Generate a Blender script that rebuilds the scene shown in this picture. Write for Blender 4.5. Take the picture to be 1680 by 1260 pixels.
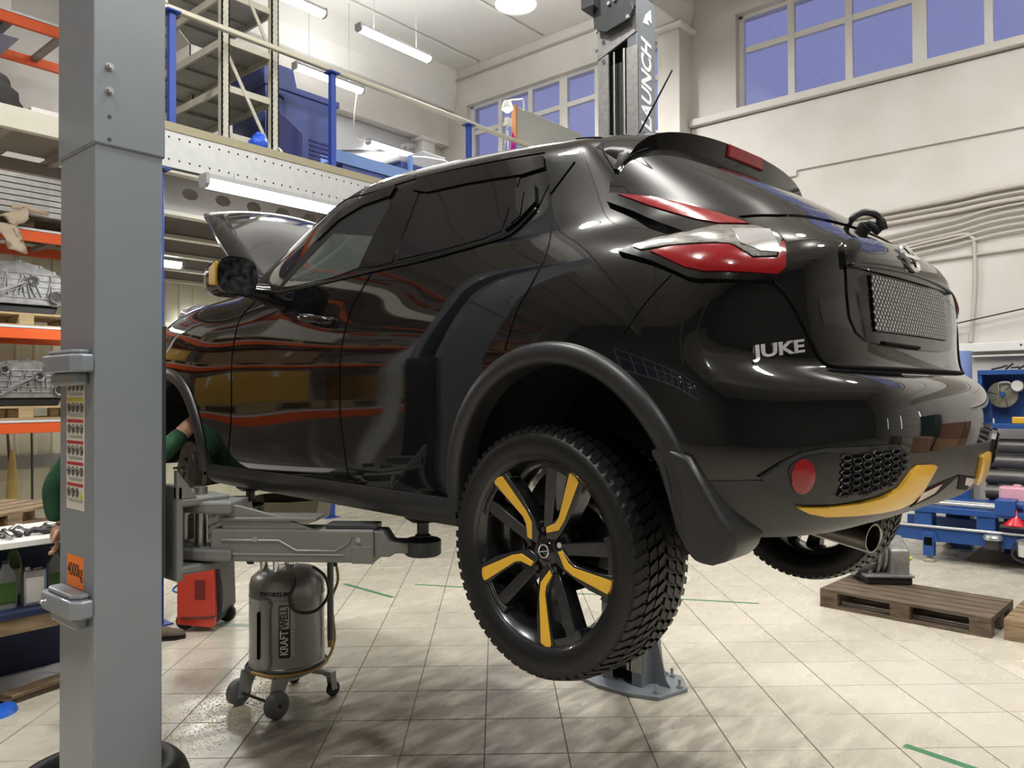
import bpy, bmesh, math, random
from math import sin, cos, pi, radians, sqrt
from mathutils import Vector, Matrix, noise
from mathutils.bvhtree import BVHTree
from mathutils.geometry import delaunay_2d_cdt

for _o in list(bpy.data.objects): bpy.data.objects.remove(_o)
SC = bpy.context.scene
COL = SC.collection
rng = random.Random(7)

# ------------------------------------------------------------------ camera
# world axes follow the building: +X towards the window wall, +Y towards the mezzanine
cam_d = bpy.data.cameras.new('camera')
cam = bpy.data.objects.new('camera', cam_d); COL.objects.link(cam)
_R = Vector((0.648, -0.7616, -0.0051)); _D = Vector((0.762, 0.6474, 0.01365))
_D.normalize(); _R = (_R - _D * _R.dot(_D)).normalized(); _U = _R.cross(_D)
cam.matrix_world = Matrix(((_R.x, _U.x, -_D.x, 0), (_R.y, _U.y, -_D.y, 0), (_R.z, _U.z, -_D.z, 1.7155), (0, 0, 0, 1)))
cam_d.sensor_width = 36; cam_d.lens = 36 * 1262 / 1680; cam_d.clip_start = .05; cam_d.clip_end = 200
SC.camera = cam

# ------------------------------------------------------------------ world (dusk sky) and exposure
wd = bpy.data.worlds.new('dusk'); SC.world = wd; wd.use_nodes = True
bg = wd.node_tree.nodes['Background']; bg.inputs[0].default_value = (.222, .24, .465, 1); bg.inputs[1].default_value = 1.0
SC.view_settings.view_transform = 'Standard'; SC.view_settings.look = 'None'
SC.view_settings.gamma = 1; SC.view_settings.use_curve_mapping = False
SC.view_settings.exposure = 0.0

# ------------------------------------------------------------------ materials
def lin(c):
    return tuple((x / 12.92 if x <= .04045 else ((x + .055) / 1.055) ** 2.4) for x in c)
def rgb(r, g, b): return lin((r / 255, g / 255, b / 255))
MATS = {}
def mat(name, col=(.5, .5, .5), rough=.5, metal=0., spec=.5, var=0., scale=8., coat=0., emit=None, es=0., bump=0., bscale=40., col2=None, alpha=1., trans=0., stretch=None, detail=3.):
    if name in MATS: return MATS[name]
    m = bpy.data.materials.new(name); m.use_nodes = True; MATS[name] = m
    nt = m.node_tree; b = nt.nodes['Principled BSDF']
    b.inputs['Base Color'].default_value = (*col, 1); b.inputs['Roughness'].default_value = rough
    b.inputs['Metallic'].default_value = metal; b.inputs['Specular IOR Level'].default_value = spec
    b.inputs['Coat Weight'].default_value = coat; b.inputs['Coat Roughness'].default_value = .02
    b.inputs['Transmission Weight'].default_value = trans; b.inputs['Alpha'].default_value = alpha
    if emit: b.inputs['Emission Color'].default_value = (*emit, 1); b.inputs['Emission Strength'].default_value = es
    if var or bump:
        tc = nt.nodes.new('ShaderNodeTexCoord'); src = tc.outputs['Object']
        if stretch:
            mp = nt.nodes.new('ShaderNodeMapping'); mp.inputs['Scale'].default_value = stretch
            nt.links.new(src, mp.inputs[0]); src = mp.outputs[0]
    if var:
        n = nt.nodes.new('ShaderNodeTexNoise'); n.inputs['Scale'].default_value = scale; n.inputs['Detail'].default_value = detail
        nt.links.new(src, n.inputs['Vector'])
        r = nt.nodes.new('ShaderNodeValToRGB'); r.color_ramp.elements[0].position = .3; r.color_ramp.elements[1].position = .7
        c2 = col2 if col2 else tuple(x * (1 - var) for x in col)
        r.color_ramp.elements[0].color = (*c2, 1); r.color_ramp.elements[1].color = (*col, 1)
        nt.links.new(n.outputs['Fac'], r.inputs[0]); nt.links.new(r.outputs[0], b.inputs['Base Color'])
    if bump:
        n2 = nt.nodes.new('ShaderNodeTexNoise'); n2.inputs['Scale'].default_value = bscale; n2.inputs['Detail'].default_value = 3
        nt.links.new(src, n2.inputs['Vector'])
        bp = nt.nodes.new('ShaderNodeBump'); bp.inputs['Strength'].default_value = bump; bp.inputs['Distance'].default_value = .01
        nt.links.new(n2.outputs['Fac'], bp.inputs['Height']); nt.links.new(bp.outputs[0], b.inputs['Normal'])
    return m

# ------------------------------------------------------------------ mesh helpers
class MB:
    """collects shapes for one mesh"""
    def __init__(s): s.v = []; s.f = []; s.m = Matrix.Identity(4)
    def at(s, loc=(0, 0, 0), rz=0, rx=0, ry=0):
        s.m = Matrix.Translation(loc) @ Matrix.Rotation(rz, 4, 'Z') @ Matrix.Rotation(ry, 4, 'Y') @ Matrix.Rotation(rx, 4, 'X'); return s
    def add(s, vs, fs):
        o = len(s.v); s.v += [s.m @ Vector(p) for p in vs]; s.f += [tuple(i + o for i in f) for f in fs]; return s
    def box(s, a, b):
        x0, y0, z0 = a; x1, y1, z1 = b
        return s.add([(x0, y0, z0), (x1, y0, z0), (x1, y1, z0), (x0, y1, z0), (x0, y0, z1), (x1, y0, z1), (x1, y1, z1), (x0, y1, z1)],
                     [(0, 3, 2, 1), (4, 5, 6, 7), (0, 1, 5, 4), (1, 2, 6, 5), (2, 3, 7, 6), (3, 0, 4, 7)])
    def cbox(s, c, d): return s.box([c[i] - d[i] / 2 for i in range(3)], [c[i] + d[i] / 2 for i in range(3)])
    def cyl(s, p0, p1, r, n=16, r2=None, cap=True):
        p0 = Vector(p0); p1 = Vector(p1); r2 = r if r2 is None else r2
        d = (p1 - p0).normalized(); a = d.orthogonal().normalized(); b = d.cross(a)
        vs = [p0 + (a * cos(2 * pi * i / n) + b * sin(2 * pi * i / n)) * r for i in range(n)] + [p1 + (a * cos(2 * pi * i / n) + b * sin(2 * pi * i / n)) * r2 for i in range(n)]
        fs = [(i, (i + 1) % n, n + (i + 1) % n, n + i) for i in range(n)]
        if cap: fs += [tuple(range(n))[::-1], tuple(range(n, 2 * n))]
        return s.add(vs, fs)
    def bar(s, p0, p1, w, h, up=(0, 0, 1)):
        p0 = Vector(p0); p1 = Vector(p1); d = (p1 - p0).normalized(); up = Vector(up)
        a = d.cross(up)
        if a.length < 1e-4: a = d.orthogonal()
        a.normalize(); b = a.cross(d)
        vs = [p + a * x * w / 2 + b * y * h / 2 for p in (p0, p1) for x, y in ((-1, -1), (1, -1), (1, 1), (-1, 1))]
        return s.add(vs, [(0, 1, 2, 3), (7, 6, 5, 4), (0, 4, 5, 1), (1, 5, 6, 2), (2, 6, 7, 3), (3, 7, 4, 0)])
    def tube(s, pts, r, n=8, closed=False, cap=True):
        pts = [Vector(p) for p in pts]; k = len(pts); vs = []; fs = []
        up = None
        for i, p in enumerate(pts):
            if closed: t = pts[(i + 1) % k] - pts[i - 1]
            else: t = pts[min(i + 1, k - 1)] - pts[max(i - 1, 0)]
            t.normalize()
            if up is None: up = t.orthogonal().normalized()
            up = (up - t * up.dot(t))
            up = up.normalized() if up.length > 1e-5 else t.orthogonal().normalized()
            b = t.cross(up); rr = r[i] if isinstance(r, (list, tuple)) else r
            vs += [p + (up * cos(2 * pi * j / n) + b * sin(2 * pi * j / n)) * rr for j in range(n)]
        for i in range(k if closed else k - 1):
            q = (i + 1) % k
            fs += [(i * n + j, i * n + (j + 1) % n, q * n + (j + 1) % n, q * n + j) for j in range(n)]
        if cap and not closed: fs += [tuple(range(n))[::-1], tuple(range((k - 1) * n, k * n))]
        return s.add(vs, fs)
    def lathe(s, prof, c=(0, 0, 0), axis='Z', n=32, a0=0, a1=2 * pi):
        full = abs(a1 - a0 - 2 * pi) < 1e-6; m = n if full else n + 1
        vs = []; fs = []; k = len(prof); c = Vector(c)
        for i in range(m):
            t = a0 + (a1 - a0) * i / n
            for (r, z) in prof:
                x, y = r * cos(t), r * sin(t)
                p = {'Z': (x, y, z), 'Y': (x, z, y), 'X': (z, x, y)}[axis]
                vs.append(c + Vector(p))
        for i in range(n):
            q = (i + 1) % m
            for j in range(k - 1):
                fs.append((i * k + j, q * k + j, q * k + j + 1, i * k + j + 1))
        return s.add(vs, fs)
    def prism(s, poly, h0, h1, plane='XY'):
        n = len(poly); g = {'XY': lambda a, b, h: (a, b, h), 'XZ': lambda a, b, h: (a, h, b), 'YZ': lambda a, b, h: (h, a, b)}[plane]
        vs = [g(a, b, h0) for a, b in poly] + [g(a, b, h1) for a, b in poly]
        return s.add(vs, [tuple(range(n))[::-1], tuple(range(n, 2 * n))] + [(i, (i + 1) % n, n + (i + 1) % n, n + i) for i in range(n)])
    def sphere(s, c, r, n=12, m=8, sc=(1, 1, 1)):
        vs = []; fs = []
        for i in range(m + 1):
            t = pi * i / m
            for j in range(n):
                q = 2 * pi * j / n
                vs.append((c[0] + r * sc[0] * sin(t) * cos(q), c[1] + r * sc[1] * sin(t) * sin(q), c[2] + r * sc[2] * cos(t)))
        for i in range(m):
            for j in range(n): fs.append((i * n + j, (i + 1) * n + j, (i + 1) * n + (j + 1) % n, i * n + (j + 1) % n))
        return s.add(vs, fs)
    def mesh(s, name):
        me = bpy.data.meshes.new(name); me.from_pydata([tuple(p) for p in s.v], [], s.f); me.update()
        bm = bmesh.new(); bm.from_mesh(me); bmesh.ops.remove_doubles(bm, verts=bm.verts, dist=1e-6)
        bmesh.ops.recalc_face_normals(bm, faces=bm.faces); bm.to_mesh(me); bm.free(); return me
    def build(s, name, m, parent=None, smooth=None, bevel=0., bseg=2, loc=None, rz=None):
        return link(name, s.mesh(name), m, parent, smooth, bevel, bseg, loc, rz)

def link(name, me, m=None, parent=None, smooth=None, bevel=0., bseg=2, loc=None, rz=None):
    o = bpy.data.objects.new(name, me); COL.objects.link(o)
    if m is not None and not me.materials: me.materials.append(MATS[m] if isinstance(m, str) else m)
    if parent is not None: o.parent = parent
    if loc is not None: o.location = loc
    if rz is not None: o.rotation_euler.z = rz
    if bevel:
        b = o.modifiers.new('bevel', 'BEVEL'); b.width = bevel; b.segments = bseg; b.limit_method = 'ANGLE'; b.angle_limit = radians(40); b.use_clamp_overlap = True
    if smooth is not None:
        for p in me.polygons: p.use_smooth = True
        if smooth < 180: me.set_sharp_from_angle(angle=radians(smooth))
    return o
def tag(o, label=None, cat=None, group=None, kind=None):
    if label: o['label'] = label
    if cat: o['category'] = cat
    if group: o['group'] = group
    if kind: o['kind'] = kind
    return o
def thing(name, label, cat, loc=(0, 0, 0), rz=0, group=None):
    o = bpy.data.objects.new(name, None); COL.objects.link(o); o.location = loc; o.rotation_euler.z = rz; o.empty_display_size = .1
    return tag(o, label, cat, group)
def struct(name, mb, m, **k):
    o = mb.build(name, m, **k); o['kind'] = 'structure'; return o
def dup(src, loc=None, rz=None, label=None, group=None, parent=None):
    r = src.copy(); COL.objects.link(r)
    if parent is not None: r.parent = parent
    if loc is not None: r.location = loc
    if rz is not None: r.rotation_euler.z = rz
    if label: r['label'] = label
    if group: r['group'] = group
    for ch in list(src.children):
        c = ch.copy(); COL.objects.link(c); c.parent = r; c.matrix_parent_inverse = ch.matrix_parent_inverse
        for g in ch.children:
            e = g.copy(); COL.objects.link(e); e.parent = c; e.matrix_parent_inverse = g.matrix_parent_inverse
    return r
def text_mesh(txt, size, depth, bold=0.):
    cu = bpy.data.curves.new('t', 'FONT'); cu.body = txt; cu.size = size; cu.extrude = depth; cu.align_x = 'CENTER'; cu.align_y = 'CENTER'; cu.offset = bold; cu.resolution_u = 3
    o = bpy.data.objects.new('t', cu); COL.objects.link(o)
    dg = bpy.context.evaluated_depsgraph_get(); me = bpy.data.meshes.new_from_object(o.evaluated_get(dg))
    bpy.data.objects.remove(o); bpy.data.curves.remove(cu); return me
def put_text(name, txt, size, m, parent, origin, right, up, depth=.001, bold=0., sx=1., shear=0.):
    """flat lettering standing on a surface: right/up are the reading directions"""
    me = text_mesh(txt, size, depth, bold); r = Vector(right).normalized(); u = Vector(up).normalized(); n = r.cross(u)
    for v in me.vertices: v.co = Vector(origin) + r * (v.co.x * sx + v.co.y * shear) + u * v.co.y + n * v.co.z
    return link(name, me, m, parent)
def rpoly(w, h, r, n=4, cx=0, cy=0):
    out = []
    for (sx, sy, a) in ((1, 1, 0), (-1, 1, pi / 2), (-1, -1, pi), (1, -1, 1.5 * pi)):
        for i in range(n + 1):
            t = a + pi / 2 * i / n; out.append((cx + sx * (w / 2 - r) + r * cos(t), cy + sy * (h / 2 - r) + r * sin(t)))
    return out
def smooth_path(pts, k=6, closed=False):
    P = [Vector(p) for p in pts]; n = len(P); out = []
    for i in range(n if closed else n - 1):
        a = P[(i - 1) % n] if closed or i > 0 else P[0]; b = P[i]; c = P[(i + 1) % n]; d = P[(i + 2) % n] if closed or i + 2 < n else P[-1]
        for j in range(k):
            t = j / k; out.append(.5 * ((2 * b) + (c - a) * t + (2 * a - 5 * b + 4 * c - d) * t * t + (3 * b - a - 3 * c + d) * t ** 3))
    if not closed: out.append(P[-1])
    return out
# ------------------------------------------------------------------ ceiling lamps of the hall (rows of round high-bay lamps)
mat('lamp_glow', (1, 1, 1), .5, emit=(1, .97, .92), es=14)
mat('tube_glow', (1, 1, 1), .5, emit=(.97, .98, 1), es=9)
mat('lamp_body', rgb(150, 150, 150), .4)
def high_bay(x, y, z, label, power=185):
    t = thing('high_bay_lamp', label, 'lamp', (x, y, z), 0, 'round high-bay ceiling lamps')
    MB().lathe([(0, .30), (.10, .30), (.12, .27), (.12, .20), (.15, .15), (.26, .05), (.27, 0), (.26, .005), (.14, .13), (0, .16)], n=28).build('reflector', 'lamp_body', t, smooth=40)
    MB().lathe([(0, -.06), (.10, -.05), (.19, -.015), (.235, .025), (0, .03)], n=28).build('diffuser', 'lamp_glow', t, smooth=60)
    MB().tube([(0, 0, .3), (0, 0, 7.9 - z)], .006, 6).build('hanger', 'lamp_body', t)
    l = bpy.data.lights.new('high_bay_light', 'AREA'); l.shape = 'DISK'; l.size = .45; l.energy = power; l.color = (1, .988, .965)
    lo = bpy.data.objects.new('high_bay_light', l); COL.objects.link(lo); lo.parent = t; lo.location = (0, 0, -.09)
    u = bpy.data.lights.new('reflector_glow', 'AREA'); u.shape = 'DISK'; u.size = .5; u.energy = power * .5; u.color = (1, .99, .975)     # added upward light for the ceiling, standing for glow through the reflector
    uo = bpy.data.objects.new('reflector_glow', u); COL.objects.link(uo); uo.parent = t; uo.location = (0, 0, .32); uo.rotation_euler.x = pi
high_bay(7.35, 6.15, 6.6, 'round glowing high-bay lamp in view under the ceiling above the lift')
for x, y, w in ((6.9, .4, 'over the blue bench'), (7.6, -2.2, 'by the near end of the window wall'), (3.3, 1.6, 'straight above the raised car'), (3.3, -2.6, 'behind the car on the near side'), (-1.2, 1.2, 'above the near rack'), (-1.2, -4, 'in the near corner of the hall'), (1.0, 3.6, 'over the near lift post')):
    high_bay(x, y, 6.9, 'round high-bay ceiling lamp ' + w, 70 if x > 5 else 165)
def tube_lamp(p, q, label, power=38, drop=None, r=.045):
    p = Vector(p); q = Vector(q); c = (p + q) / 2; L = (q - p).length
    t = thing('tube_lamp', label, 'lamp', c, math.atan2(q.y - p.y, q.x - p.x), 'long fluorescent tube lamps')
    mb = MB(); mb.prism([(-.06, .02), (.06, .02), (.05, .06), (-.05, .06)], -L / 2, L / 2, 'YZ'); mb.build('housing', 'lamp_body', t)
    mb = MB(); mb.prism([(-.06, .02), (-.055, -.02), (-.03, -.042), (.03, -.042), (.055, -.02), (.06, .02)], -L / 2 + .01, L / 2 - .01, 'YZ'); mb.build('diffuser', 'tube_glow', t, smooth=40)
    for s in (-1, 1):
        MB().prism([(-.062, .062), (-.062, -.02), (-.03, -.046), (.03, -.046), (.062, -.02), (.062, .062)], s * L / 2 - .015, s * L / 2 + .015, 'YZ').build('end_cap', 'lamp_body', t)
        if drop: MB().tube([(s * L * .3, 0, .06), (s * L * .3, 0, drop)], .004, 5).build('hanger', 'lamp_body', t)
    l = bpy.data.lights.new('tube_light', 'AREA'); l.shape = 'RECTANGLE'; l.size = L * .95; l.size_y = .1; l.energy = power; l.color = (.97, .985, 1)
    lo = bpy.data.objects.new('tube_light', l); COL.objects.link(lo); lo.parent = t; lo.location = (0, 0, -.055)
    if drop and drop > 1:
        u = bpy.data.lights.new('tube_upward_light', 'AREA'); u.shape = 'RECTANGLE'; u.size = L * .95; u.size_y = .1; u.energy = power * .6  # added upward light above the closed housing, brightens ceiling and walls
        uo = bpy.data.objects.new('tube_upward_light', u); COL.objects.link(uo); uo.parent = t; uo.location = (0, 0, .075); uo.rotation_euler.x = pi
    return t
tube_lamp((6.31, 7.95, 6.5), (7.57, 7.95, 6.5), 'fluorescent lamp hanging highest in the middle under the ceiling', drop=1.4)
tube_lamp((4.6, 8.0, 6.5), (5.80, 8.0, 6.5), 'fluorescent lamp cut off by the top edge above the shelving', drop=1.4)
tube_lamp((6.44, 9.58, 6.5), (7.66, 9.58, 6.5), 'fluorescent lamp behind the blue cabinet and railing post', 15, drop=1.4)
tube_lamp((8.42, 10.35, 6.05), (9.75, 10.35, 6.05), 'fluorescent lamp low on the end wall by the grey pipes', 22, drop=.3)
tube_lamp((3.02, 5.72, 3.395), (4.28, 5.72, 3.395), 'fluorescent lamp hung along the mezzanine edge above the bonnet', 26, drop=.12)
tube_lamp((2.95, 8.3, 3.17), (4.11, 8.3, 3.17), 'fluorescent lamp deep under the mezzanine by the blue column', 22, drop=.1)
tube_lamp((5.12, 10.25, 2.82), (6.3, 10.25, 2.82), 'fluorescent lamp deepest under the mezzanine over the ribbed wall', 26, drop=.1)
tube_lamp((.9, 8.3, 3.42), (2.1, 8.3, 3.42), 'fluorescent lamp under the mezzanine in front of the orange rack', 30, drop=.1)
# ------------------------------------------------------------------ the hall
XW, YB, ZC = 10.3, 10.5, 7.75
X0, Y0 = -8., -13.
mat('wall_paint', rgb(212, 209, 204), .55, var=.10, scale=1.3, col2=rgb(198, 194, 187), bump=.04, bscale=30, detail=6.)
mat('ceiling_paint', rgb(222, 220, 215), .7, var=.08, scale=.8)
mat('frame_white', rgb(225, 224, 220), .35)
mat('ridge', rgb(170, 160, 146), .7)
mat('window_glass', (.9, .92, 1), .02, spec=.5, trans=1.)
mat('grey_wall', rgb(176, 176, 178), .6, var=.1, scale=2)
mat('cream_panel', rgb(222, 219, 195), .45, var=.06, scale=3)
# floor: grout bed with loose-laid square tiles, 0.4 m, laid diagonally to the walls
TA = radians(-48.5); TS = .4
mat('grout', rgb(92, 84, 70), .8)
fl = MB(); fl.box((X0, Y0, -.2), (XW + .3, YB + .3, -.0035)); FLOOR = struct('floor', fl, 'grout')
tm = mat('tile', (.5, .45, .36), .3, spec=.5); nt = tm.node_tree; bs = nt.nodes['Principled BSDF']
geo = nt.nodes.new('ShaderNodeNewGeometry'); oi = nt.nodes.new('ShaderNodeObjectInfo')
def nz(sc, det=4., stretch=None, rot=0):
    n = nt.nodes.new('ShaderNodeTexNoise'); n.inputs['Scale'].default_value = sc; n.inputs['Detail'].default_value = det
    mp = nt.nodes.new('ShaderNodeMapping'); mp.inputs['Scale'].default_value = stretch or (1, 1, 1); mp.inputs['Rotation'].default_value = (0, 0, rot)
    nt.links.new(geo.outputs['Position'], mp.inputs[0]); nt.links.new(mp.outputs[0], n.inputs['Vector']); return n.outputs['Fac']
def ramp(src, stops):
    r = nt.nodes.new('ShaderNodeValToRGB'); e = r.color_ramp.elements
    e[0].position, e[0].color = stops[0][0], (*stops[0][1], 1); e[1].position, e[1].color = stops[-1][0], (*stops[-1][1], 1)
    for p, c in stops[1:-1]: q = e.new(p); q.color = (*c, 1)
    nt.links.new(src, r.inputs[0]); return r.outputs[0]
def mix(f, a, b, mode='MIX'):
    m = nt.nodes.new('ShaderNodeMix'); m.data_type = 'RGBA'; m.blend_type = mode
    for k, s in ((0, f), (6, a), (7, b)):
        if isinstance(s, (int, float)): m.inputs[k].default_value = s
        elif isinstance(s, tuple): m.inputs[k].default_value = (*s, 1)
        else: nt.links.new(s, m.inputs[k])
    return m.outputs[2]
base = ramp(nz(5, 5), [(.25, rgb(193, 185, 168)), (.75, rgb(203, 196, 181))])
tint = ramp(oi.outputs['Random'], [(0, (.93, .93, .92)), (1, (1, 1, 1))])
base = mix(1., base, tint, 'MULTIPLY')
# grime washed about under the car: streaks and blotches
vd = nt.nodes.new('ShaderNodeVectorMath'); vd.operation = 'DISTANCE'; vd.inputs[1].default_value = (2.4, 2.3, 0); nt.links.new(geo.outputs['Position'], vd.inputs[0])
near = ramp(vd.outputs['Value'], [(.0, (1, 1, 1)), (.45, (.9, .9, .9)), (1., (.0, .0, .0))])
sc_ = nt.nodes.new('ShaderNodeMath'); sc_.operation = 'MULTIPLY'; sc_.inputs[1].default_value = .40
nt.links.new(vd.outputs['Value'], sc_.inputs[0]); nt.links.new(sc_.outputs[0], near.node.inputs[0])
str1 = ramp(nz(3.2, 7, (1, 3.5, 1), .9), [(.33, (0, 0, 0)), (.58, (1, 1, 1))])
fdirt = mix(1., near, str1, 'MULTIPLY')
base = mix(fdirt, base, rgb(134, 127, 115))
speck = ramp(nz(26, 3), [(.68, (0, 0, 0)), (.72, (1, 1, 1))])
base = mix(mix(1., speck, near, 'MULTIPLY'), base, rgb(90, 84, 74))
nt.links.new(base, bs.inputs['Base Color'])
rg = ramp(nz(2.6, 6, (1, 2.4, 1), .9), [(.35, (.17, .17, .17)), (.65, (.34, .34, .34))])
nt.links.new(rg, bs.inputs['Roughness'])
hb = nt.nodes.new('ShaderNodeBump'); hb.inputs['Strength'].default_value = .05; hb.inputs['Distance'].default_value = .003
nt.links.new(nz(3, 3), hb.inputs['Height']); nt.links.new(hb.outputs[0], bs.inputs['Normal'])
h = TS / 2 - .0028; tb = MB().box((-h, -h, -.0035), (h, h, 0)); tile_me = tb.mesh('tile')
_b = bmesh.new(); _b.from_mesh(tile_me); bmesh.ops.bevel(_b, geom=[e for e in _b.edges if all(v.co.z > -.001 for v in e.verts)], offset=.0015, segments=1, affect='EDGES'); _b.to_mesh(tile_me); _b.free()
tile_me.materials.append(tm)
spots = []
ct, st = cos(TA), sin(TA)
for i in range(-70, 70):
    for j in range(-70, 70):
        tx, ty = (i + .5 + 2.834) * TS, (j + .5 + 9.240) * TS
        x, y = ct * tx - st * ty, st * tx + ct * ty
        if not (X0 + .2 < x < XW - .05 and Y0 + .2 < y < YB - .05): continue
        v = Vector((x, y, -1.7155)); dz = v.dot(_D); seen = False
        if dz > .5:
            px, py = 840 + 1262 * v.dot(_R) / dz, 630 - 1262 * v.dot(_U) / dz
            seen = -60 < px < 1740 and py < 1330
        spots.append((0 if seen else 1, dz if seen else 0, x, y))
spots.sort()
def add_tile(x, y):
    o = bpy.data.objects.new('tile', tile_me); COL.objects.link(o); o.parent = FLOOR; o.location = (x, y, 0); o.rotation_euler.z = TA
for q in spots[:300]: add_tile(q[2], q[3])
rest = MB()
for q in spots[300:]:
    rest.at((q[2], q[3], 0), TA).add([(-h, -h, 0), (h, -h, 0), (h, h, 0), (-h, h, 0), (-h, -h, -.0035), (h, -h, -.0035), (h, h, -.0035), (-h, h, -.0035)], [(0, 1, 2, 3), (4, 5, 1, 0), (5, 6, 2, 1), (6, 7, 3, 2), (7, 4, 0, 3)])
me = bpy.data.meshes.new('far_tiles'); me.from_pydata([tuple(p) for p in rest.v], [], rest.f); ro = link('far_tiles', me, 'tile', FLOOR); ro['kind'] = 'stuff'

# window wall
WZ0, WZ1, WZT = 5.72, 7.08, 6.58
WINS = [(5.75, 9.82, [9.1, 8.40, 7.68, 7.0, 6.35]), (-3.1, 4.57, [3.83, 3.08, 2.25, 1.52, .78, .03, -.8, -1.55, -2.3])]
mb = MB()
mb.box((XW, Y0, 0), (XW + .35, YB + .3, WZ0)); mb.box((XW, Y0, WZ1), (XW + .35, YB + .3, ZC + .2))
mb.box((XW, Y0, WZ0), (XW + .35, -3.1, WZ1)); mb.box((XW, 4.57, WZ0), (XW + .35, 5.75, WZ1)); mb.box((XW, 9.82, WZ0), (XW + .35, YB + .3, WZ1))
WR = struct('wall_right', mb, 'wall_paint')
mb = MB(); mb.prism([(Y0, 4.69), (3.72, 4.69), (3.72, 4.62), (5.25, 4.62), (5.25, 5.58), (Y0, 5.58)], XW - .035, XW + .01, 'YZ'); mb.build('raised_panel', 'wall_paint', WR, bevel=.006)
mb = MB(); mb.box((XW - .12, -3.6, 5.60), (XW + .1, 5.25, 5.70)); mb.build('window_sill', 'wall_paint', WR, bevel=.01)
for k, (ya, yb, ms) in enumerate(WINS):
    mb = MB(); xa, xb = XW + .12, XW + .19; w = .045
    mb.box((xa, ya, WZ0), (xb, ya + w * 1.3, WZ1)); mb.box((xa, yb - w * 1.3, WZ0), (xb, yb, WZ1)); mb.box((xa, ya, WZ0), (xb, yb, WZ0 + w)); mb.box((xa, ya, WZ1 - w), (xb, yb, WZ1))
    W = struct('window_%d' % (k + 1), mb, 'frame_white', bevel=.005)
    cuts = [yb - w] + ms + [ya + w]
    for i, y in enumerate(ms):
        ww = .045 if i % 3 != 2 else .08
        MB().box((xa - .01, y - ww, WZ0), (xb, y + ww, WZ1)).build('mullion', 'frame_white', W, bevel=.004)
    for a, b in zip(cuts, cuts[1:]):
        MB().box((xa, b + .045, WZT - .04), (xb, a - .045, WZT + .04)).build('transom', 'frame_white', W, bevel=.004)
        for z0, z1 in ((WZ0 + w, WZT - .04), (WZT + .04, WZ1 - w)):
            MB().box((xa + .03, b + .04, z0), (xa + .036, a - .04, z1)).build('pane', 'window_glass', W)
# pilaster with its bracket and the roof beam that rests on it
mb = MB(); mb.box((XW - .36, 5.26, 0), (XW + .02, 5.62, 6.98)); mb.build('pilaster', 'wall_paint', WR, bevel=.012)
mb = MB(); mb.box((XW - .46, 5.18, 6.98), (XW + .02, 5.70, 7.03)); mb.build('pilaster_cap', 'frame_white', WR)
# end wall behind the mezzanine
mb = MB(); mb.box((X0, YB, 0), (XW, YB + .3, ZC + .2)); WB = struct('wall_back', mb, 'wall_paint')
mb = MB(); mb.box((4.0, YB - .22, 6.42), (XW, YB + .02, 7.05)); mb.box((4.0, YB - .30, 7.05), (XW, YB + .02, 7.12)); mb.build('wall_beam', 'wall_paint', WB, bevel=.01)
mb = MB(); mb.box((9.55, YB - .3, 0), (9.85, YB + .02, 6.42)); mb.box((9.5, YB - .34, 6.34), (9.9, YB + .02, 6.42)); mb.build('wall_column', 'wall_paint', WB, bevel=.01)
mb = MB(); mb.box((4.0, YB - .02, 3.9), (9.5, YB + .01, 6.40)); mb.build('grey_field', 'grey_wall', WB)
for k, x in enumerate((9.22, 9.34)):
    MB().tube(smooth_path([(x, YB - .1, 4), (x, YB - .1, 6.0), (x + .03, YB - .1, 6.18), (x + .2, YB - .1, 6.25), (9.5, YB - .1, 6.26)], 5), .045, 10).build('vent_pipe', 'grey_wall', WB, smooth=60)
MB().tube([(7.6, YB - .06, 5.72), (9.1, YB - .06, 6.1)], .015, 6).build('conduit', mat('dark_metal', (.05, .05, .05), .5), WB)
# ribbed cream cladding under the mezzanine
pn = MB(); x = -1.
P = []
while x < 9.2: P += [(x, YB - .03), (x + .14, YB - .03), (x + .155, YB - .055), (x + .185, YB - .055), (x + .20, YB - .03)]; x += .20
pn.add([(a, b, z) for z in (0, 3.75) for a, b in P], [(i, i + 1, len(P) + i + 1, len(P) + i) for i in range(len(P) - 1)]); pn.build('ribbed_cladding', 'cream_panel', WB)
MB().box((2.6, YB - .09, .86), (8.9, YB - .05, 1.02)).build('crash_rail', mat('rail_grey', rgb(150, 150, 146), .5), WB, bevel=.006)
# near walls (only mirrored in the paint and glass)
struct('wall_left', MB().box((X0 - .3, Y0, 0), (X0, YB + .3, ZC + .2)), mat('near_wall', rgb(120, 118, 112), .6)); struct('wall_front', MB().box((X0 - .3, Y0 - .3, 0), (XW + .35, Y0, ZC + .2)), 'near_wall')
# strip windows in the far left wall (mirrored in the rear quarter)
W3 = struct('window_3', MB().box((X0, -2.2, 3.2), (X0 + .05, 7.4, 3.3)).box((X0, -2.2, 5.1), (X0 + .05, 7.4, 5.2)), 'frame_white')
for k in range(11): MB().box((X0, -2.2 + k * .95, 3.2), (X0 + .06, -2.1 + k * .95, 5.2)).build('mullion', 'frame_white', W3)
for k in range(10): MB().box((X0 + .005, -2.1 + k * .95, 3.3), (X0 + .02, -1.25 + k * .95, 5.1)).build('pane', mat('dusk_pane', (.12, .13, .24), .05), W3)
MB().box((X0, -2.2, 4.35), (X0 + .055, 7.4, 4.43)).build('transom', 'frame_white', W3)
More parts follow.
